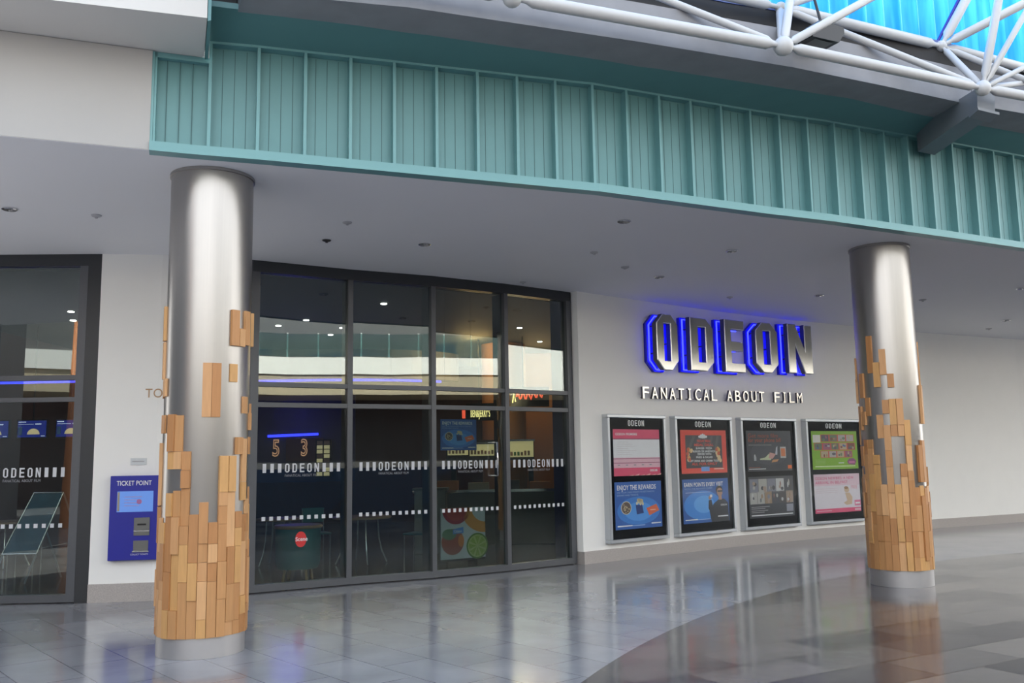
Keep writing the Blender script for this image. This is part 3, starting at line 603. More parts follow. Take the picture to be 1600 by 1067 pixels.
def art_food(m, P, W_, H_):
    rect(m, P, 0, 0, W_, H_, mn(.78, .07, .04)); rect(m, P, .10 * W_, .12 * H_, .90 * W_, .88 * H_, mn(.06, .055, .06), .0015)
    for i in range(5): pgon(m, P, [(W_ * (.12 + .15 * i), H_ * .5), (W_ * (.18 + .15 * i), H_ * .5), (W_ * (.32 + .13 * i), H_ * .86), (W_ * (.26 + .13 * i), H_ * .86)], mn(.10, .095, .10), .002)
    for i, (dx, hh) in enumerate(((-.07, .05), (-.035, .08), (0, .1), (.035, .08), (.07, .05))): disc(m, P, W_ * (.48 + dx), H_ * (.83 + hh * .3), W_ * .028, 'white_print', .003, H_ * hh * .6, n=10)
    for v, tx, w, c in ((.72, 'FRIDAY MEAL', .30, (.75, .07, .05)), (.63, 'MEAL DEAL', .42, (.8, .10, .06)), (.555, 'BURGER / PIZZA', .35, None), (.485, 'BURGER OR SANDWICH', .48, None), (.42, 'SERVED WITH', .30, None), (.35, 'FRIES & SALAD', .36, None), (.265, 'SOFT DRINK AND CINEMA TICKET', .68, None), (.19, 'ALL FOR ONLY', .56, (.85, .09, .05))):
        text(m, tx, P, W_ * .5, H_ * v, H_ * (.045 if c is None else .055), mn(*c) if c else 'white_print', w=W_ * w, align='C', lift=.003, bold=.02)
    rect(m, P, .42 * W_, .045 * H_, .60 * W_, .15 * H_, mn(.18, .35, .75), .003); rect(m, P, .70 * W_, .085 * H_, .92 * W_, .105 * H_, mn(.9, .6, .5), .003)
    rnd = random.Random(4)
    for cx_ in (.18, .82):
        for i in range(12): disc(m, P, W_ * (cx_ + rnd.uniform(-.05, .05)), H_ * (.42 + rnd.uniform(-.13, .15)), W_ * .03, mn(*rnd.choice([(.7, .4, .12), (.75, .55, .3), (.6, .12, .05)])), .003 + i * 1e-4, n=8)
def art_man(m, P, W_, H_):
    rect(m, P, 0, 0, W_, H_, mn(.025, .11, .38)); disc(m, P, W_ * .42, H_ * .40, W_ * .40, mn(.05, .25, .68), .0015, H_ * .33); disc(m, P, W_ * .45, H_ * .42, W_ * .22, mn(.12, .38, .8), .0018, H_ * .2)
    text(m, 'EARN POINTS EVERY VISIT', P, .04 * W_, H_ * .83, .09 * H_, 'white_print', w=.84 * W_, lift=.003, bold=.02)
    text(m, 'WITH THE REWARD CARD', P, .04 * W_, H_ * .765, .035 * H_, mn(.35, .5, .75), w=.6 * W_, lift=.003, bold=0); rect(m, P, .06 * W_, .69 * H_, .6 * W_, .70 * H_, mn(.5, .62, .85), .003)
    blk = mn(.02, .02, .03); skin = mn(.45, .25, .17)
    pgon(m, P, [(W_ * .60, 0), (W_ * .56, H_ * .25), (W_ * .66, H_ * .42), (W_ * .78, H_ * .52), (W_ * .90, H_ * .52), (W_ * .98, H_ * .42), (W_ * .99, 0)], blk, .003)
    pgon(m, P, [(W_ * .60, H_ * .16), (W_ * .54, H_ * .32), (W_ * .55, H_ * .50), (W_ * .61, H_ * .51), (W_ * .64, H_ * .34), (W_ * .72, H_ * .30)], blk, .0035)
    disc(m, P, W_ * .58, H_ * .56, W_ * .033, skin, .004, H_ * .045, n=12); rect(m, P, W_ * .58, H_ * .57, W_ * .63, H_ * .63, 'white_print', .0045)
    disc(m, P, W_ * .79, H_ * .73, W_ * .075, mn(.03, .02, .02), .004, H_ * .10); disc(m, P, W_ * .80, H_ * .68, W_ * .062, skin, .005, H_ * .10); rect(m, P, W_ * .75, H_ * .685, W_ * .86, H_ * .72, blk, .006); rect(m, P, W_ * .77, H_ * .50, W_ * .84, H_ * .60, skin, .0042)
    text(m, 'ODEON', P, W_ * .88, H_ * .36, H_ * .04, 'white_print', w=W_ * .14, align='C', lift=.004)
    rect(m, P, .04 * W_, H_ * .07, .3 * W_, H_ * .095, 'white_print', .003); rect(m, P, .3 * W_, H_ * .07, .58 * W_, H_ * .085, mn(.35, .5, .8), .003); rect(m, P, .74 * W_, H_ * .11, .97 * W_, H_ * .135, 'white_print', .004)
def art_phone(m, P, W_, H_):
    rect(m, P, 0, 0, W_, H_, mn(.045, .045, .055)); disc(m, P, W_ * .5, H_ * .45, W_ * .42, mn(.06, .062, .075), .0015, H_ * .3)
    text(m, 'Get more film', P, .04 * W_, H_ * .83, .10 * H_, mn(.35, .06, .03), w=.66 * W_, lift=.003, bold=.0); text(m, 'for your phone bill', P, .04 * W_, H_ * .72, .10 * H_, mn(.45, .08, .03), w=.72 * W_, lift=.003, bold=.0)
    rect(m, P, .04 * W_, .64 * H_, .55 * W_, .652 * H_, mn(.35, .34, .33), .003)
    pgon(m, P, [(W_ * .28, H_ * .28), (W_ * .52, H_ * .27), (W_ * .56, H_ * .38), (W_ * .48, H_ * .43), (W_ * .40, H_ * .34), (W_ * .28, H_ * .31)], mn(.55, .58, .38), .003)
    pgon(m, P, [(W_ * .47, H_ * .32), (W_ * .56, H_ * .30), (W_ * .64, H_ * .42), (W_ * .50, H_ * .46)], mn(.6, .32, .28), .0035)
    pgon(m, P, [(W_ * .62, H_ * .40), (W_ * .65, H_ * .58), (W_ * .68, H_ * .62), (W_ * .67, H_ * .40)], mn(.5, .5, .55), .003)
    rect(m, P, W_ * .74, H_ * .32, W_ * .87, H_ * .60, mn(.5, .48, .46), .003); rect(m, P, W_ * .755, H_ * .36, W_ * .855, H_ * .56, mn(.65, .20, .08), .004)
    pgon(m, P, [(W_ * .53, H_ * .21), (W_ * .66, H_ * .23), (W_ * .70, H_ * .29), (W_ * .56, H_ * .28)], mn(.6, .28, .12), .004)
    disc(m, P, W_ * .17, H_ * .36, W_ * .02, mn(.5, .5, .52), .003, H_ * .06, n=8); rect(m, P, W_ * .15, H_ * .26, W_ * .20, H_ * .36, mn(.42, .43, .46), .003)
    rect(m, P, W_ * .90, H_ * .05, W_ * .99, H_ * .14, mn(.85, .17, .03), .003); rect(m, P, W_ * .03, H_ * .05, W_ * .40, H_ * .065, 'white_print', .003); rect(m, P, W_ * .03, H_ * .09, W_ * .28, H_ * .1, mn(.4, .12, .06), .003)
def collage(m, P, u0, v0, u1, v1, nx, ny, pal, seed, lift=.003, gap=.04):
    rnd = random.Random(seed); du = (u1 - u0) / nx; dv = (v1 - v0) / ny
    for i in range(nx):
        for j in range(ny):
            a, b = u0 + i * du, v0 + j * dv; rect(m, P, a + du * gap, b + dv * gap, a + du * (1 - gap), b + dv * (1 - gap), mn(*rnd.choice(pal)), lift)
            for q in range(3):
                x, y = a + du * rnd.uniform(.25, .75), b + dv * rnd.uniform(.25, .7); disc(m, P, x, y, du * rnd.uniform(.08, .2), mn(*rnd.choice(pal)), lift + .0005 + q * .0002, dv * rnd.uniform(.12, .25), n=9)
def art_people(m, P, W_, H_):
    rect(m, P, 0, 0, W_, H_, mn(.035, .035, .045)); pal = [(.5, .5, .5), (.12, .12, .13), (.35, .26, .2), (.4, .38, .35), (.2, .2, .24), (.25, .12, .1), (.05, .05, .06), (.3, .2, .12), (.06, .05, .05)]
    collage(m, P, .02 * W_, .60 * H_, .98 * W_, .95 * H_, 5, 1, pal, 5, gap=.02); collage(m, P, .02 * W_, .33 * H_, .98 * W_, .64 * H_, 6, 1, pal, 8, gap=.02)
    for v, w in ((.26, .4), (.22, .3), (.17, .36), (.13, .28)): rect(m, P, .04 * W_, v * H_, (.04 + w) * W_, (v + .012) * H_, mn(.45, .44, .44), .003)
    rect(m, P, .82 * W_, .12 * H_, .97 * W_, .30 * H_, mn(.28, .28, .33), .003)
    rect(m, P, .04 * W_, .05 * H_, .96 * W_, .075 * H_, 'white_print', .003)
def art_green(m, P, W_, H_):
    rect(m, P, 0, 0, W_, H_, mn(.24, .46, .03)); pal = [(.25, .08, .05), (.12, .10, .12), (.4, .25, .12), (.1, .14, .3), (.5, .4, .25), (.35, .12, .18), (.45, .42, .4), (.15, .2, .12)]
    for u0, u1, v0, v1, n in ((.20, .93, .72, .91, 4), (.05, .95, .50, .69, 5), (.18, .88, .30, .48, 4)):
        rect(m, P, u0 * W_, v0 * H_, u1 * W_, v1 * H_, mn(.62, .10, .06), .002); collage(m, P, u0 * W_, v0 * H_, u1 * W_, v1 * H_, n, 1, pal, int(v0 * 100), gap=.07)
    rect(m, P, .03 * W_, .70 * H_, .19 * W_, .90 * H_, mn(.72, .70, .62), .003); rect(m, P, .05 * W_, .06 * H_, .93 * W_, .09 * H_, mn(.65, .75, .4), .003)
    pgon(m, P, [(W_ * .78, H_ * .12), (W_ * .92, H_ * .10), (W_ * .96, H_ * .20), (W_ * .90, H_ * .28), (W_ * .80, H_ * .27), (W_ * .75, H_ * .19)], mn(.3, .08, .2), .003); rect(m, P, .79 * W_, .15 * H_, .92 * W_, .20 * H_, mn(.65, .2, .35), .004)
    for i in range(4): rect(m, P, .06 * W_, (.14 + .035 * i) * H_, .28 * W_, (.147 + .035 * i) * H_, mn(.42, .60, .2), .003)
    rect(m, P, .56 * W_, .15 * H_, .68 * W_, .17 * H_, 'white_print', .003)
def art_baby(m, P, W_, H_):
    rect(m, P, 0, 0, W_, H_, mn(.72, .66, .70)); rect(m, P, 0, .7 * H_, W_, H_, mn(.75, .55, .62), .0012); rect(m, P, 0, 0, W_, .11 * H_, mn(.74, .09, .20), .002)
    text(m, 'ODEON NEWBIES: A NEW', P, .03 * W_, H_ * .86, .07 * H_, mn(.7, .12, .25), w=.84 * W_, lift=.003, bold=.01); text(m, 'ARRIVAL IN BELFAST', P, .03 * W_, H_ * .75, .07 * H_, mn(.7, .12, .25), w=.70 * W_, lift=.003, bold=.01)
    for i in range(3): rect(m, P, .04 * W_, (.62 - .05 * i) * H_, .5 * W_, (.626 - .05 * i) * H_, mn(.65, .45, .5), .003)
    sk = mn(.60, .42, .28); disc(m, P, W_ * .70, H_ * .58, W_ * .055, sk, .003, H_ * .075); disc(m, P, W_ * .69, H_ * .63, W_ * .045, mn(.35, .2, .1), .0035, H_ * .04)
    pgon(m, P, [(W_ * .66, H_ * .5), (W_ * .76, H_ * .5), (W_ * .82, H_ * .38), (W_ * .80, H_ * .2), (W_ * .68, H_ * .18), (W_ * .62, H_ * .24), (W_ * .70, H_ * .3)], sk, .003)
    rect(m, P, .86 * W_, .15 * H_, 1. * W_, .30 * H_, mn(.74, .2, .33), .003); rect(m, P, .88 * W_, .2 * H_, .98 * W_, .24 * H_, 'white_print', .004); rect(m, P, .86 * W_, .03 * H_, .99 * W_, .08 * H_, mn(.8, .5, .55), .003)
    text(m, 'FREE', P, W_ * .87, H_ * .60, .09 * H_, mn(.7, .2, .3), w=.14 * W_, align='C', lift=.003, bold=0.); rect(m, P, .03 * W_, .05 * H_, .35 * W_, .06 * H_, 'white_print', .003)
def mn(r, g, b): return ink(r, g, b).name
CASES = [(.48, 1.865, art_prices, snack, 'tall silver poster case with a red and white price list over a blue snack poster', 'red and white price list poster', 'blue poster with snacks and white title'),
         (2.10, 3.64, art_food, art_man, 'silver poster case with a red bordered meal poster over a man on blue', 'red bordered black meal deal poster', 'blue poster with a man in dark clothes and glasses'),
         (3.89, 5.48, art_phone, art_people, 'tall silver poster case with a dark grey poster over a collage of grey portraits', 'dark poster with orange square', 'black poster with grey portrait collage'),
         (5.755, 7.45, art_green, art_baby, 'silver poster case with a bright green poster over a pale pink one', 'green poster with red framed pictures', 'pink and white poster with a baby')]
for s0, s1, a1_, a2_, lab, l1, l2 in CASES:
    P0 = WR.frame(s0, s1, 0); L = P0.length; z0, z1 = .28, 2.30; dp = .125
    root = thing('poster_case', P0(L / 2, z0, 0), lab, 'poster case', 'silver poster cases on the white wall')
    def bx(mb, u0, u1, v0, v1, w0, w1, m): mb.add([P0(u0, v0, w0), P0(u1, v0, w0), P0(u1, v0, w1), P0(u0, v0, w1), P0(u0, v1, w0), P0(u1, v1, w0), P0(u1, v1, w1), P0(u0, v1, w1)], [[0, 1, 2, 3], [7, 6, 5, 4], [0, 4, 5, 1], [1, 5, 6, 2], [2, 6, 7, 3], [3, 7, 4, 0]], m)
    fr = MB(); b_ = .055
    bx(fr, 0, L, z1 - b_, z1, -.02, dp, 'case_silver'); bx(fr, 0, L, z0, z0 + b_, -.02, dp, 'case_silver'); bx(fr, 0, b_, z0 + b_, z1 - b_, -.02, dp, 'case_silver'); bx(fr, L - b_, L, z0 + b_, z1 - b_, -.02, dp, 'case_silver'); fr.build('frame', root, .008)
    bp_ = MB(); bx(bp_, b_, L - b_, z0 + b_, z1 - b_, -.02, dp - .035, 'case_black'); bo_ = bp_.build('backing_panel', root)
    iw = L - 2 * b_; ih = z1 - z0 - 2 * b_
    Q = lambda u, v, w: P0(b_ + u, z0 + b_ + v, dp - .035 + w)
    hd = MB(); odeon(hd, Q, iw * .5, ih * .933, iw * .30, ih * .05, 'white_print'); hd.build('header_lettering', bo_)['label'] = 'white header letters'
    for (v0, v1), fn, ll in (((.515, .905), a1_, l1), ((.075, .465), a2_, l2)):
        pm = MB(); pw = iw * .86; ph = ih * (v1 - v0); R_ = (lambda vv: (lambda u, v, w: Q(iw * .07 + u, ih * vv + v, w + .002)))(v0)
        fn(pm, R_, pw, ph); pm.build('poster', root)['label'] = ll
    gl = MB(); bx(gl, b_, L - b_, z0 + b_, z1 - b_, dp - .014, dp - .01, 'case_glass'); gl.build('pane', root)

# ------------------------------------------------------------------ ticket point
PF = flat((-4.87, 11.10), (-4.20, 11.20), 0); tk = thing('ticket_machine', PF(.33, .49, 0), 'blue wall mounted ticket machine with screen, half hidden by the nearer column', 'ticket machine')
def pbx(mb, P, u0, u1, v0, v1, w0, w1, m): mb.add([P(u0, v0, w0), P(u1, v0, w0), P(u1, v0, w1), P(u0, v0, w1), P(u0, v1, w0), P(u1, v1, w0), P(u1, v1, w1), P(u0, v1, w1)], [[0, 1, 2, 3], [7, 6, 5, 4], [0, 4, 5, 1], [1, 5, 6, 2], [2, 6, 7, 3], [3, 7, 4, 0]], m)
mb = MB(); pbx(mb, PF, 0, .66, .49, 1.49, 0, .1, 'ticket_blue'); bo_ = mb.build('body', tk, .006)
mb = MB(); text(mb, 'TICKET POINT', PF, .075, 1.375, .055, 'white_print', w=.40, lift=.103, bold=.01); mb.build('title_lettering', bo_)['label'] = 'white capital letters'
mb = MB(); pbx(mb, PF, .085, .50, 1.06, 1.305, .09, .104, 'ticket_screen'); sc_ = mb.build('screen', tk)
mb = MB(); rect(mb, PF, .09, 1.07, .115, 1.295, mn(.35, .3, .25), .106)
for i in range(4): rect(mb, PF, .17, 1.13 + .035 * i, .34 + .03 * (i % 2), 1.136 + .035 * i, mn(.45, .3, .5), .106)
disc(mb, PF, .34, 1.18, .03, mn(.4, .15, .35), .107); mb.build('screen_print', sc_)
mb = MB(); pbx(mb, PF, .29, .47, .78, .99, .09, .112, 'ticket_grey'); pbx(mb, PF, .33, .43, .90, .92, .11, .114, 'black_metal'); pbx(mb, PF, .29, .47, .83, .837, .11, .116, 'chrome'); mb.build('card_reader', tk)
mb = MB(); pbx(mb, PF, .29, .46, .60, .72, .09, .106, 'ticket_grey'); pbx(mb, PF, .28, .47, .585, .60, .09, .12, 'chrome'); mb.build('ticket_tray', tk)
mb = MB(); text(mb, 'COLLECT TICKETS', PF, .26, .55, .018, 'white_print', w=.20, lift=.103, bold=0.); mb.build('small_lettering', bo_)
mb = MB(); PS = flat((-4.87, 11.10), (-4.20, 11.20), 0); pbx(mb, PS, .20, .385, 1.62, 1.70, 0, .012, 'case_silver'); rect(mb, PS, .22, 1.655, .36, 1.665, mn(.3, .3, .32), .014); tag(mb.build('wall_plaque'), 'small silver plaque above the blue ticket machine', 'plaque')
mb = MB(); text(mb, 'TO', PS, .345, 2.44, .11, 'wood_table', w=.2, lift=.012, bold=.0); text(mb, 'TO', PS, .345, 2.44, .11, 'wood_table', w=.2, lift=.002, bold=.0); tag(mb.build('wall_lettering'), 'bronze capital letters on the white pier, cut off by the nearer column', 'lettering')

# ------------------------------------------------------------------ ceiling fittings
def downlight(x, y, r, lens, label, lit=False):
    t = thing('ceiling_light', (x, y, HC), label, 'ceiling light', 'round recessed lights in the soffit')
    m = MB(); m.lathe([(r, HC - .001), (r * 1.02, HC - .012), (r * .82, HC - .02), (r * .8, HC - .001)], 'chrome', (x, y), 28); m.build('trim_ring', t)
    m = MB(); m.lathe([(.001, HC - .006), (r * .79, HC - .006), (r * .79, HC - .002), (.001, HC - .002)], lens, (x, y), 24); m.build('lens', t)
    m = MB(); m.ball((x, y, HC - .02), r * .16, 'lamp_lens' if not lit else 'lamp_glow', 10, 6); m.build('bulb', t)
DL = [(-5.12, 9.01, .075, 'recessed light with dark bowl at the far left of the soffit'), (-1.05, 10.83, .075, 'recessed light in the soffit just before the second window bay'), (1.28, 9.9, .075, 'recessed light in the soffit nearest below the middle of the green cladding'),
      (2.86, 11.46, .075, 'recessed light in the soffit between the middle one and the farther column'), (2.18, 13.09, .08, 'recessed light in the soffit in front of the blue lit letters'), (5.13, 14.87, .08, 'recessed light in the soffit left of the farther column top'), (8.31, 14.53, .08, 'recessed light in the soffit at the right frame edge below the cladding'), (9.99, 18.12, .09, 'recessed light in the soffit far right near the plain wall')]
for x, y, r, l in DL: downlight(x, y, r, 'lamp_off', l)
def sensor(x, y, r, label, m_):
    t = thing('smoke_detector', (x, y, HC), label, 'smoke detector', 'small round detectors on the soffit')
    m = MB(); m.lathe([(r * 1.05, HC - .001), (r, HC - .012), (r * .7, HC - .02), (.001, HC - .022)], m_, (x, y), 24); m.build('base', t)
    m = MB(); m.lathe([(r * .35, HC - .02), (r * .3, HC - .035), (.001, HC - .037)], m_, (x, y), 16); m.build('sensor_cap', t)
mat('detector', (.42, .42, .44), .5, var=.02)
for x, y, r, l, m_ in [(-4.37, 9.31, .05, 'pale round detector on the soffit right of the far left light', 'detector'), (-1.8, 9.76, .05, 'pale round detector on the soffit right of the nearer column', 'detector'), (-2.19, 10.55, .05, 'black round fitting on the soffit above the first window bay', 'lamp_off'), (1.08, 11.43, .05, 'pale detector on the soffit, between two recessed lights above the wall corner', 'detector'), (1.59, 12.37, .055, 'pale detector on the soffit close to the blue lit letters', 'detector'), (3.65, 14.91, .05, 'small detector on the soffit right above the big letters', 'detector'), (.18, 13.3, .05, 'faint detector on the soffit over the window head', 'detector'), (7.13, 15.49, .06, 'small dark detector on the soffit right of the farther column', 'detector'), (10.27, 19.32, .06, 'small dark detector on the soffit nearest the plain right wall', 'detector')]: sensor(x, y, r, l, m_)

# ------------------------------------------------------------------ foyer shell
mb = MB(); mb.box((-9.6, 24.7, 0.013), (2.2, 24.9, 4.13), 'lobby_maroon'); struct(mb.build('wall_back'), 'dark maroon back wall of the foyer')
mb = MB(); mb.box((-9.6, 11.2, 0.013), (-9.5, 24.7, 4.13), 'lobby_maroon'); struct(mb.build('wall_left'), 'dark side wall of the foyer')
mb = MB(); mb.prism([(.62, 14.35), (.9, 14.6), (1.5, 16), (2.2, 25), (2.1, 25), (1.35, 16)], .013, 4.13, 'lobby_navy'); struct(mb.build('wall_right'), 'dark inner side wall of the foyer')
# curved drop bulkhead with neon edge
mb = MB(); arc = [(-4.4 + 3.2 * math.cos(a), 20.2 - 1.6 * math.sin(a)) for a in [PI * i / 20 for i in range(21)]]
mb.prism(arc, 3.35, 3.95, 'cream_panel'); struct(mb.build('trim_5'), 'curved pale ceiling drop in the foyer')
ns = thing('neon_strip', (-4.4, 18.5, 3.3), 'long curved blue neon line under the foyer ceiling drop', 'neon light')
mb = MB(); mb.tube([(x, y - .02, 3.30) for x, y in arc[3:18]], .025, 'neon_blue', 8); mb.build('tube', ns)
mb = MB(); mb.tube([(-5.41, 20.02, 2.21), (-4.3, 20.02, 2.24)], .028, 'neon_blue', 8); tag(mb.build('neon_strip'), 'short straight blue neon tube above the foyer numerals', 'neon light')
mb = MB(); mb.tube([(-9.3, 15.2, 3.03), (-7.6, 15.05, 3.02), (-6.4, 15.0, 3.02)], .02, 'neon_blue', 8)
tag(mb.build('neon_strip'), 'blue neon line seen through the left glass front', 'neon light')
mb = MB(); mb.box((-5.9, 20.05, 1.2), (-3.5, 20.15, 3.1), 'lobby_navy'); mb.box((-5.0, 20.0, 1.65), (-4.2, 20.05, 2.15), 'lobby_maroon'); struct(mb.build('wall_middle'), 'navy and red screen wall with numerals in the foyer')
mat('numeral', (.5, .3, .2), .5, emit=(.6, .3, .15), es=.6, var=.02)
for tx, x, lab in (('5', -5.30, 'outlined numeral five on the navy foyer wall'), ('3', -4.68, 'outlined numeral three on the red and navy foyer wall')):
    mb = MB(); P = flat((x, 19.99), (x + 1, 19.99)); vs, fs, nz = glyph(tx, 0., .03); mb.add([P(a[0] * .34, 1.78 + a[1] * .5, .002) for a in vs], fs, 'numeral'); vs, fs, nz = glyph(tx, 0., -.02); mb.add([P(a[0] * .34, 1.78 + a[1] * .5, .006) for a in vs], fs, 'lobby_maroon'); tag(mb.build('wall_numeral'), lab, 'numeral')
ip = thing('illuminated_panel', (-4.17, 19.8, 1.3), 'tall lit panel with photo strips beside the numeral three', 'lit panel')
P = flat((-4.34, 20.0), (-4.0, 20.0)); mb = MB(); pbx(mb, P, 0, .34, 1.3, 2.12, 0, .05, 'black_metal'); mb.build('frame', ip)
mb = MB()
rnd = random.Random(9)
for i in range(2):
    for j in range(8): rect(mb, P, .03 + i * .155, 1.33 + j * .097, .155 + i * .155, 1.41 + j * .097, 'display_warm' if rnd.random() > .45 else mn(.3, .2, .1), .053)
mb.build('photo_strips', ip)
# orange column wall and counter
mb = MB(); mb.lathe([(.48, .013), (.48, 4.12)], 'orange_wall', (-.2, 19.8), 40); tag(mb.build('foyer_column'), 'round orange lit column behind the third window bay', 'column')
mb = MB(); mb.box((.3, 21.5, .013), (1.75, 21.7, 4.12), 'orange_wall'); struct(mb.build('wall_middle'), 'warm orange wall at the back of the foyer')
for (x, y, z, e, c) in ((-.8, 18.8, 3.9, 30, (1, .6, .25)), (.6, 20.3, 3.6, 20, (1, .6, .28)), (-7.5, 17, 3.6, 12, (1, .75, .5)), (-4.7, 19.2, 2.6, 5, (.15, .12, 1)), (.0, 18.2, 2.9, 14, (1, .75, .45))):
    l = bpy.data.lights.new('foyer_lamp', 'POINT'); l.energy = e; l.color = c; l.shadow_soft_size = .35; o = bpy.data.objects.new('foyer_lamp', l); o.location = (x, y, z); COL.objects.link(o)
ct = thing('food_counter', (-.6, 18.2, 0), 'food counter with glass display and lit shelves behind the third window bay', 'counter')
mb = MB(); mb.box((-1.9, 17.6, .013), (1.25, 18.3, 1.0), 'food_grey'); mb.build('body', ct, .01)
mb = MB(); mb.box((-1.95, 17.55, 1.0), (1.28, 18.35, 1.05), 'chrome'); mb.build('worktop', ct)
mb = MB(); mb.box((-1.8, 17.62, 1.05), (.9, 17.64, 1.45), 'case_glass'); mb.build('sneeze_guard', ct)
mb = MB()
for k, x in enumerate((-1.5, -.9, -.3, .3, .85)): mb = MB(); mb.box((x, 17.8, 1.05), (x + .4, 18.1, 1.17 + .1 * random.random()), (mn(.5, .2, .08), mn(.4, .35, .25), mn(.12, .1, .1))[k % 3]); mb.build('food_tray', ct)
sh = thing('lit_cabinet', (-.5, 18.9, 0), 'bright cream lit cabinet above the food counter', 'cabinet')
for x0, x1, z0, z1 in ((-1.35, -.95, 1.72, 1.95), (-.9, -.35, 1.70, 1.93), (-.3, .4, 1.66, 1.98)):
    mb = MB(); mb.box((x0, 18.6, z0), (x1, 18.85, z1), 'display_warm'); mb.build('lit_panel', sh)
    mb = MB()
    for q in range(int((x1 - x0) / .07)): mb.box((x0 + .02 + q * .07, 18.57, z0 + .03), (x0 + .065 + q * .07, 18.598, z0 + .08 + .06 * random.random()), random.choice([mn(.3, .2, .1), mn(.1, .3, .1), mn(.5, .3, .2)]))
    mb.build('bottles', sh)['kind'] = 'stuff'
    mb = MB(); mb.box((x0 - .03, 18.58, z1), (x1 + .03, 18.9, z1 + .04), 'chrome'); mb.build('canopy', sh)
mb = MB(); mb.box((-1.3, 18.9, .013), (-1.2, 19, 2.0), 'black_metal'); mb.box((.3, 18.9, .013), (.4, 19, 2.0), 'black_metal'); mb.box((-1.4, 18.86, 1.6), (.42, 18.9, 2.02), 'black_metal'); mb.build('stand', sh)
bj = thing('hanging_sign', (-.7, 18.8, 2.5), 'hanging black sign with lit yellow capitals by the orange column', 'sign')
P = flat((-.98, 18.9), (-.3, 18.72)); mb = MB(); pbx(mb, P, 0, .68, 2.42, 2.78, -.06, 0, 'black_metal'); mb.build('board', bj)
mat('yellow_lit', (.9, .8, .3), .5, emit=(1, .85, .35), es=.9, var=.01); mat('red_lit', (.9, .1, .05), .5, emit=(1, .12, .06), es=.7, var=.01)
mb = MB(); text(mb, "BEN&JERRY'S", P, .10, 2.50, .15, 'yellow_lit', w=.42, lift=.003, bold=.02); mb.build('lettering', bj)
mb = MB(); mb.box((-.72, 18.85, 2.78), (-.70, 18.87, 4.13), 'black_metal'); mb.build('hanger', bj)
mb = MB(); pbx(mb, P, -.09, -.03, 2.48, 2.68, -.04, .0, 'red_lit'); mb.build('red_end_light', bj)
rs = thing('hanging_sign', (.2, 18.6, 2.9), 'hanging dark sign with red lit script behind the fourth window bay', 'sign')
P = flat((-.05, 18.5), (.75, 18.6)); mb = MB(); pbx(mb, P, 0, .8, 2.68, 3.08, -.05, 0, 'black_metal'); mb.build('board', rs)
mb = MB(); rnd = random.Random(12)
pts = [P(.12 + i * .02, 2.88 + .09 * math.sin(i * 1.15) * (.6 + .4 * rnd.random()) + .002 * i, .02) for i in range(28)]; mb.tube(pts, .016, 'red_lit', 6); mb.tube([P(.04, 2.76, .02), P(.07, 2.98, .02), P(.1, 2.78, .02)], .014, 'yellow_lit', 6); mb.build('neon_script', rs)
mb = MB(); mb.box((.2, 18.56, 3.08), (.22, 18.58, 4.13), 'black_metal'); mb.build('hanger', rs)

# foyer posters on / behind glass
P = flat(GW.p[2], GW.p[3]); po = thing('hanging_poster', P(.5, 1.75, -.3), 'blue snack poster hanging inside the third window bay', 'poster')
a = GW.p[2]; mb = MB(); PP = lambda u, v, w: P(.22 + u, 1.755 + v, -.22 + w)
pbx(mb, lambda u, v, w: P(.22 + u, 1.755 + v, -.23 + w), 0, .60, 0, .445, 0, .008, 'case_black'); mb.build('board', po)
mb = MB(); snack(mb, PP, .60, .445); mb.build('print', po)
mb = MB(); mb.tube([P(.3, 2.2, -.225), P(.3, 4.13, -.225)], .002, 'black_metal', 5); mb.tube([P(.74, 2.2, -.225), P(.74, 4.13, -.225)], .002, 'black_metal', 5); mb.build('hanging_wire', po)
fp = thing('fruit_poster', P(.6, .2, -.6), 'low poster of sliced fruit standing inside the third window bay', 'poster')
PP = lambda u, v, w: P(.42 + u, .17 + v, -.6 + w); mb = MB(); pbx(mb, PP, 0, .76, 0, .74, -.03, -.001, 'case_silver'); mb.build('board', fp)
mb = MB(); rect(mb, PP, 0, 0, .76, .74, mn(.55, .58, .6), .001)
disc(mb, PP, .26, .74, .24, mn(.35, .02, .04), .003, a0=180, a1=360); disc(mb, PP, .26, .74, .19, mn(.45, .06, .05), .0035, a0=180, a1=360)
ar = [(.76 - .42 * math.cos(t), .74 - .42 * math.sin(t) * .9) for t in [PI / 2 * i / 12 for i in range(13)]]; ar2 = [(.76 - .24 * math.cos(t), .74 - .22 * math.sin(t)) for t in [PI / 2 * i / 12 for i in range(13)]]
pgon(mb, PP, ar + ar2[::-1], mn(.70, .30, .05), .003)
disc(mb, PP, .62, .17, .19, mn(.10, .22, .02), .003); disc(mb, PP, .62, .17, .165, mn(.45, .55, .18), .004)
for i in range(8): t = PI / 4 * i; pgon(mb, PP, [(.62 + .02 * math.cos(t), .17 + .02 * math.sin(t)), (.62 + .15 * math.cos(t - .28), .17 + .15 * math.sin(t - .28)), (.62 + .15 * math.cos(t + .28), .17 + .15 * math.sin(t + .28))], mn(.28, .42, .06), .005)
disc(mb, PP, .2, .25, .19, mn(.35, .08, .05), .003); disc(mb, PP, .14, .36, .12, mn(.08, .2, .1), .004, .08); disc(mb, PP, .34, .26, .05, mn(.7, .22, .05), .005, .09)
pgon(mb, PP, [(.2, .43), (.38, .46), (.38, .37), (.2, .36)], mn(.08, .25, .65), .006); text(mb, 'Calippo', PP, .22, .385, .035, 'white_print', w=.13, lift=.007)
mb.build('print', fp)
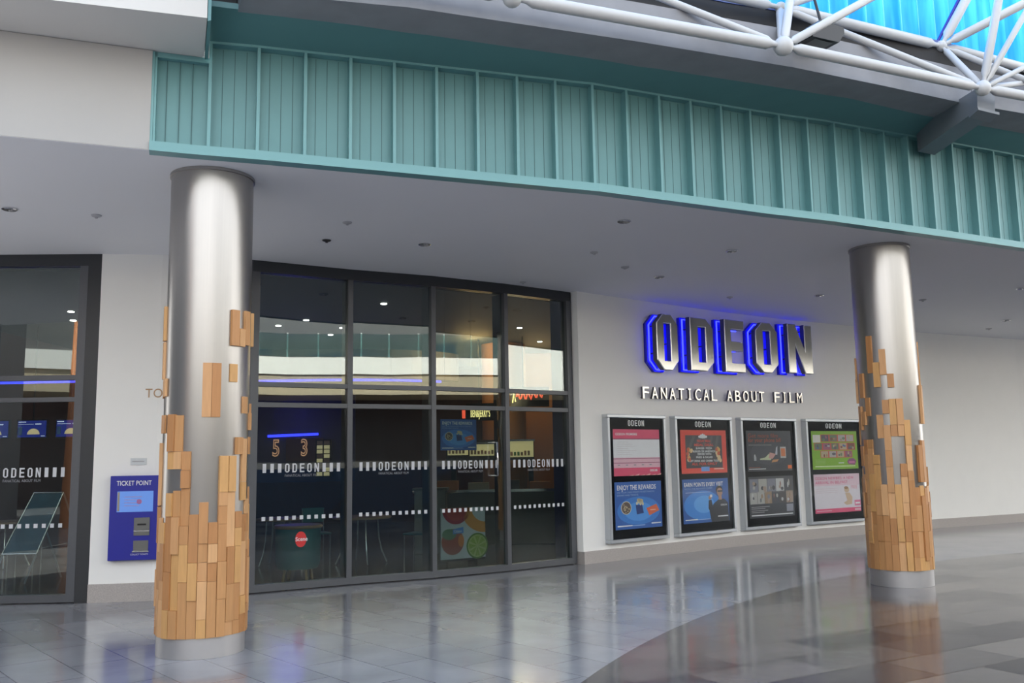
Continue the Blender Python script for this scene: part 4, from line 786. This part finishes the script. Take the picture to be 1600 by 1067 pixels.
mb = MB(); pbx(mb, PP, .1, .14, -.155, .1, -.25, -.03, 'black_metal'); pbx(mb, PP, .6, .64, -.155, .1, -.25, -.03, 'black_metal'); pbx(mb, PP, .0, .76, -.03, 0.0, -.05, -.001, 'black_metal'); mb.build('stand', fp)

# foyer tables and stools
def table(x, y, rx, label, a0=0):
    t = thing('foyer_table', (x, y, 0.013), label, 'table', 'round foyer tables with curved chrome legs')
    m = MB(); m.lathe([(rx - .01, .715), (rx, .725), (rx, .745), (rx - .01, .752), (.001, .752)], 'wood_table', (x, y), 40); m.build('tabletop', t)
    for k in range(4):
        a = a0 + PI / 2 * k; ca, sa = math.cos(a), math.sin(a); m = MB()
        m.tube([(x + ca * r, y + sa * r, z) for r, z in ((rx * .55, .72), (rx * .57, .6), (rx * .60, .4), (rx * .70, .2), (rx * .88, .025))], .014, 'chrome', 8); m.build('leg', t)
table(-2.45, 14.72, .47, 'round wooden foyer table spanning the first and second window bays', .4)
table(-3.75, 14.6, .36, 'round wooden foyer table behind the teal drum stool', .7)
table(-8.3, 15.0, .42, 'round wooden foyer table at the left edge behind the glass', .5)
dr = thing('drum_stool', (-3.12, 12.65, .013), 'teal drum shaped counter stool with wooden rim behind the first window bay', 'stool')
mb = MB(); mb.lathe([(.27, .18), (.30, .25), (.31, .72)], 'teal_drum', (-3.0, 12.75), 40); mb.build('drum', dr)
mb = MB(); mb.lathe([(.32, .72), (.335, .74), (.32, .765), (.001, .765)], 'wood_table', (-3.0, 12.75), 40); mb.build('wooden_rim', dr)
for k in range(4):
    a = PI / 4 + PI / 2 * k; mb = MB(); mb.tube([(-3.0 + .2 * math.cos(a), 12.75 + .2 * math.sin(a), .2), (-3.0 + .23 * math.cos(a), 12.75 + .23 * math.sin(a), .013)], .02, 'wood_table', 8); mb.build('leg', dr)
P = flat(GW.p[0], GW.p[1]); bd = thing('glass_sticker', P(.77, .6, -.06), 'round red sticker with white script low on the first window bay', 'sticker')
Q = lambda u, v, w: P(u, v, w - .048); mb = MB(); disc(mb, Q, .70, .63, .075, mn(.6, .03, .03), .0, .10); mb.build('red_disc', bd); mb = MB(); text(mb, 'Scene', Q, .63, .61, .05, 'white_print', w=.16, lift=.001); mb.build('script', bd)
def chair(x, y, rot, label):
    t = thing('foyer_chair', (x, y, .013), label, 'chair', 'foyer chairs'); c, s_ = math.cos(rot), math.sin(rot)
    F = lambda a, b, z: (x + c * a - s_ * b, y + s_ * a + c * b, z)
    m = MB(); m.box((-.2, -.2, .44), (.2, .2, .47), 'teal_drum', F); m.build('seat', t, .008)
    m = MB(); m.box((-.19, .19, .62), (.19, .215, .86), 'teal_drum', F); m.build('backrest', t, .008)
    for a, b in ((-.18, -.18), (.18, -.18), (-.18, .19), (.18, .19)): m = MB(); m.tube([F(a, b, .013), F(a, b, .44)] + ([F(a, b + .01, .84)] if b > 0 else []), .011, 'chrome', 8); m.build('leg', t)
chair(-1.55, 14.9, -1.9, 'foyer chair with chrome legs right of the wooden table in the second window bay')
chair(-3.3, 15.3, .5, 'foyer chair with chrome legs behind the teal drum stool')
chair(-7.6, 14.3, -1.4, 'foyer chair with chrome legs behind the folding display board')
cb = thing('foyer_cabinet', (-1.35, 16.2, .013), 'pale beige low cabinet at the right end of the second window bay', 'cabinet')
mb = MB(); mb.box((-1.75, 16.0, .013), (-1.2, 16.4, 1.1), 'food_grey'); mb.build('body', cb, .01); mb = MB(); mb.box((-1.78, 15.97, 1.1), (-1.17, 16.43, 1.14), 'cream_panel'); mb.build('worktop', cb)
# pavement sign inside the left front
ab = thing('a_board', (-6.6, 13.0, 0.013), 'dark blue folding display board standing inside the left glass front', 'display board')
def lp(p, q, r, m, nme, w=.02):
    pass
mb = MB(); A, B, C_, D_ = Vector((-7.14, 12.85, .42)), Vector((-6.66, 12.85, .42)), Vector((-6.42, 13.05, 1.25)), Vector((-6.84, 13.05, 1.25))
off = Vector((0, .03, -.005)); vs = [A, B, C_, D_, A + off, B + off, C_ + off, D_ + off]; bf = [[0, 1, 2, 3], [7, 6, 5, 4], [0, 4, 5, 1], [1, 5, 6, 2], [2, 6, 7, 3], [3, 7, 4, 0]]
mat('board_blue', (.04, .13, .20), .25, var=.25, scale=5)
mb.add(vs, bf, 'board_blue'); mb.build('front_panel', ab)
mb = MB()
for a, b in ((A, B), (B, C_), (C_, D_), (D_, A)): mb.tube([a, b], .012, 'chrome', 8)
mb.build('panel_frame', ab)
for a, b in ((A + Vector((.02, 0, 0)), (-7.26, 12.8, .02)), (B, (-6.78, 12.8, .02)), (C_, (-6.2, 13.5, .02)), (D_, (-6.62, 13.5, .02))): mb = MB(); mb.tube([a, b], .013, 'steel_grey', 8); mb.build('leg', ab)
def screen(x, label, w=.54):
    t = thing('menu_screen', (x, 16, 2.2), label, 'screen', 'menu screens high behind the left glass front'); P = flat((x - w / 2, 16), (x + w / 2, 16))
    m = MB(); pbx(m, P, 0, w, 2.12, 2.45, -.05, 0, 'black_metal'); m.build('housing', t)
    m = MB(); rect(m, P, .02, 2.14, w - .02, 2.43, 'screen_blue', .002); rect(m, P, .03, 2.18, .10, 2.32, mn(.1, .35, .6), .003)
    mat('lit_food', (.5, .4, .25), .5, emit=(.7, .55, .3), es=.5, var=.05); mat('lit_white', (.6, .6, .7), .5, emit=(.6, .65, .8), es=.6, var=.02)
    disc(m, P, w * .55, 2.19, .11, 'lit_food', .003, .1, 0, 180); rect(m, P, .03, 2.40, w * .3, 2.415, 'lit_white', .003); rect(m, P, w * .6, 2.36, w * .8, 2.38, 'lit_white', .003); rect(m, P, .03, 2.365, w * .55, 2.372, 'lit_white', .003); rect(m, P, w * .8, 2.155, w * .93, 2.165, 'lit_white', .003); m.build('display', t)
    m = MB(); m.box((x - .01, 16.02, 2.45), (x + .01, 16.04, 4.13), 'black_metal'); m.build('hanger', t)
screen(-8.48, 'wall menu screen, the whole one in the middle of the left glass'); screen(-9.15, 'wall menu screen cut by the left frame edge'); screen(-7.82, 'wall menu screen nearest the white pier', .5)
# foyer downlights
GLOW = [(578, 460), (480, 497), (443, 507), (525, 518), (505, 534)]
for i, (x, y) in enumerate([(-2.05, 14.35), (-3.65, 15.9), (-4.3, 16.5), (-3.2, 16.9), (-3.6, 17.8), (.15, 17.3), (-5.9, 19.0), (-1.9, 20.5), (-7.6, 15.5), (-7.2, 14.6), (-6.3, 16.7), (-8.6, 18.6), (-6.9, 18.9), (.6, 19.4)]):
    m = MB(); m.lathe([(.05, 4.129), (.05, 4.118), (.001, 4.116)], 'lamp_glow', (x, y), 16); tag(m.build('ceiling_light'), 'small glowing spot in the dark foyer ceiling', 'ceiling light', 'glowing spots in the foyer ceiling')

# ------------------------------------------------------------------ the rest of the concourse behind the camera
BC = Line([(31, 20), (29, 11), (25, 2), (18, -7), (8, -13), (-3, -15.5), (-14, -15), (-24, -10), (-27, 2), (-28, 16)])
def part_line(a, b): return Line([(p.x, p.y) for p in BC.p[a:b + 1]])
mb = MB(); strip(mb, part_line(0, 2), 0, -.5, 4.7, 7.2, 'far_white'); struct(mb.build('wall_far'), 'tall white gallery front across the concourse')
mb = MB(); strip(mb, part_line(2, 9), 0, -.5, 5.45, 6.2, 'far_white'); struct(mb.build('wall_far'), 'curved white gallery front across the concourse')
mb = MB(); strip(mb, part_line(2, 9), -.1, -.5, 4.7, 5.45, 'far_beige'); struct(mb.build('wall_far'), 'beige lower fascia of the far gallery')
mb = MB(); strip(mb, Line([(16, 15), (15, 11.5), (12.2, 6.6), (8, 1.6), (4.5, -1.8), (0.5, -3.5)]), 0, .3, 0.001, 1.45, 'far_dark'); struct(mb.build('wall_far'), 'added low dark wall out of view, darkening the glass reflections')  # added unseen wall, keeps the sunlit floor out of the pane reflections
mb = MB(); strip(mb, BC, 0, -4, 4.55, 4.7, 'far_beige'); struct(mb.build('ceiling'), 'underside of the gallery across the concourse')
mb = MB(); strip(mb, BC, -3.6, -3.9, 0, 4.55, 'far_dark'); struct(mb.build('wall_far'), 'dark shop fronts across the concourse')
mb = MB(); strip(mb, part_line(0, 4), -2.0, -2.3, 6.2, 8.9, 'far_mid'); struct(mb.build('wall_far'), 'dark upper storey across the concourse')
mb = MB(); strip(mb, part_line(4, 6), -2.0, -2.3, 6.2, 6.9, 'far_grey'); struct(mb.build('wall_far'), 'grey upper storey behind the viewer')
mb = MB(); strip(mb, part_line(6, 9), -.2, -.6, 6.2, 10, 'far_mid'); struct(mb.build('wall_far'), 'dark upper storey at the left of the concourse')
mb = MB(); mb.box((-15.4, -9, 0), (-15, 11, 9), 'far_mid'); struct(mb.build('wall_far'), 'added tall dark wall at the left, out of view, darkening the column reflections')  # added unseen wall, hides bright sky from the left side of the columns
mb = MB(); strip(mb, part_line(1, 4), -.1, -.115, 6.25, 7.25, 'balustrade_glass'); struct(mb.build('trim_6'), 'glass balustrade on the far gallery')
mb = MB()
for k in range(26): p = BC.at(8 + k * 1.25, -.2); mb.tube([(p.x, p.y, 6.2), (p.x, p.y, 7.3)], .04, 'far_white', 6)
struct(mb.build('trim_6'), 'white posts of the far balustrade')
mb = MB(); strip(mb, part_line(0, 4), -1.8, -3.6, 8.9, 9.2, 'far_white'); struct(mb.build('wall_far'), 'white eaves across the concourse')
mb = MB(); mb.lathe([(.36, .001), (.25, 4), (.15, 8)], 'terracotta', (-10.9, -3.2), 40); tag(mb.build('terracotta_column'), 'tapering terracotta column behind the viewer, mirrored in the left glass', 'column')
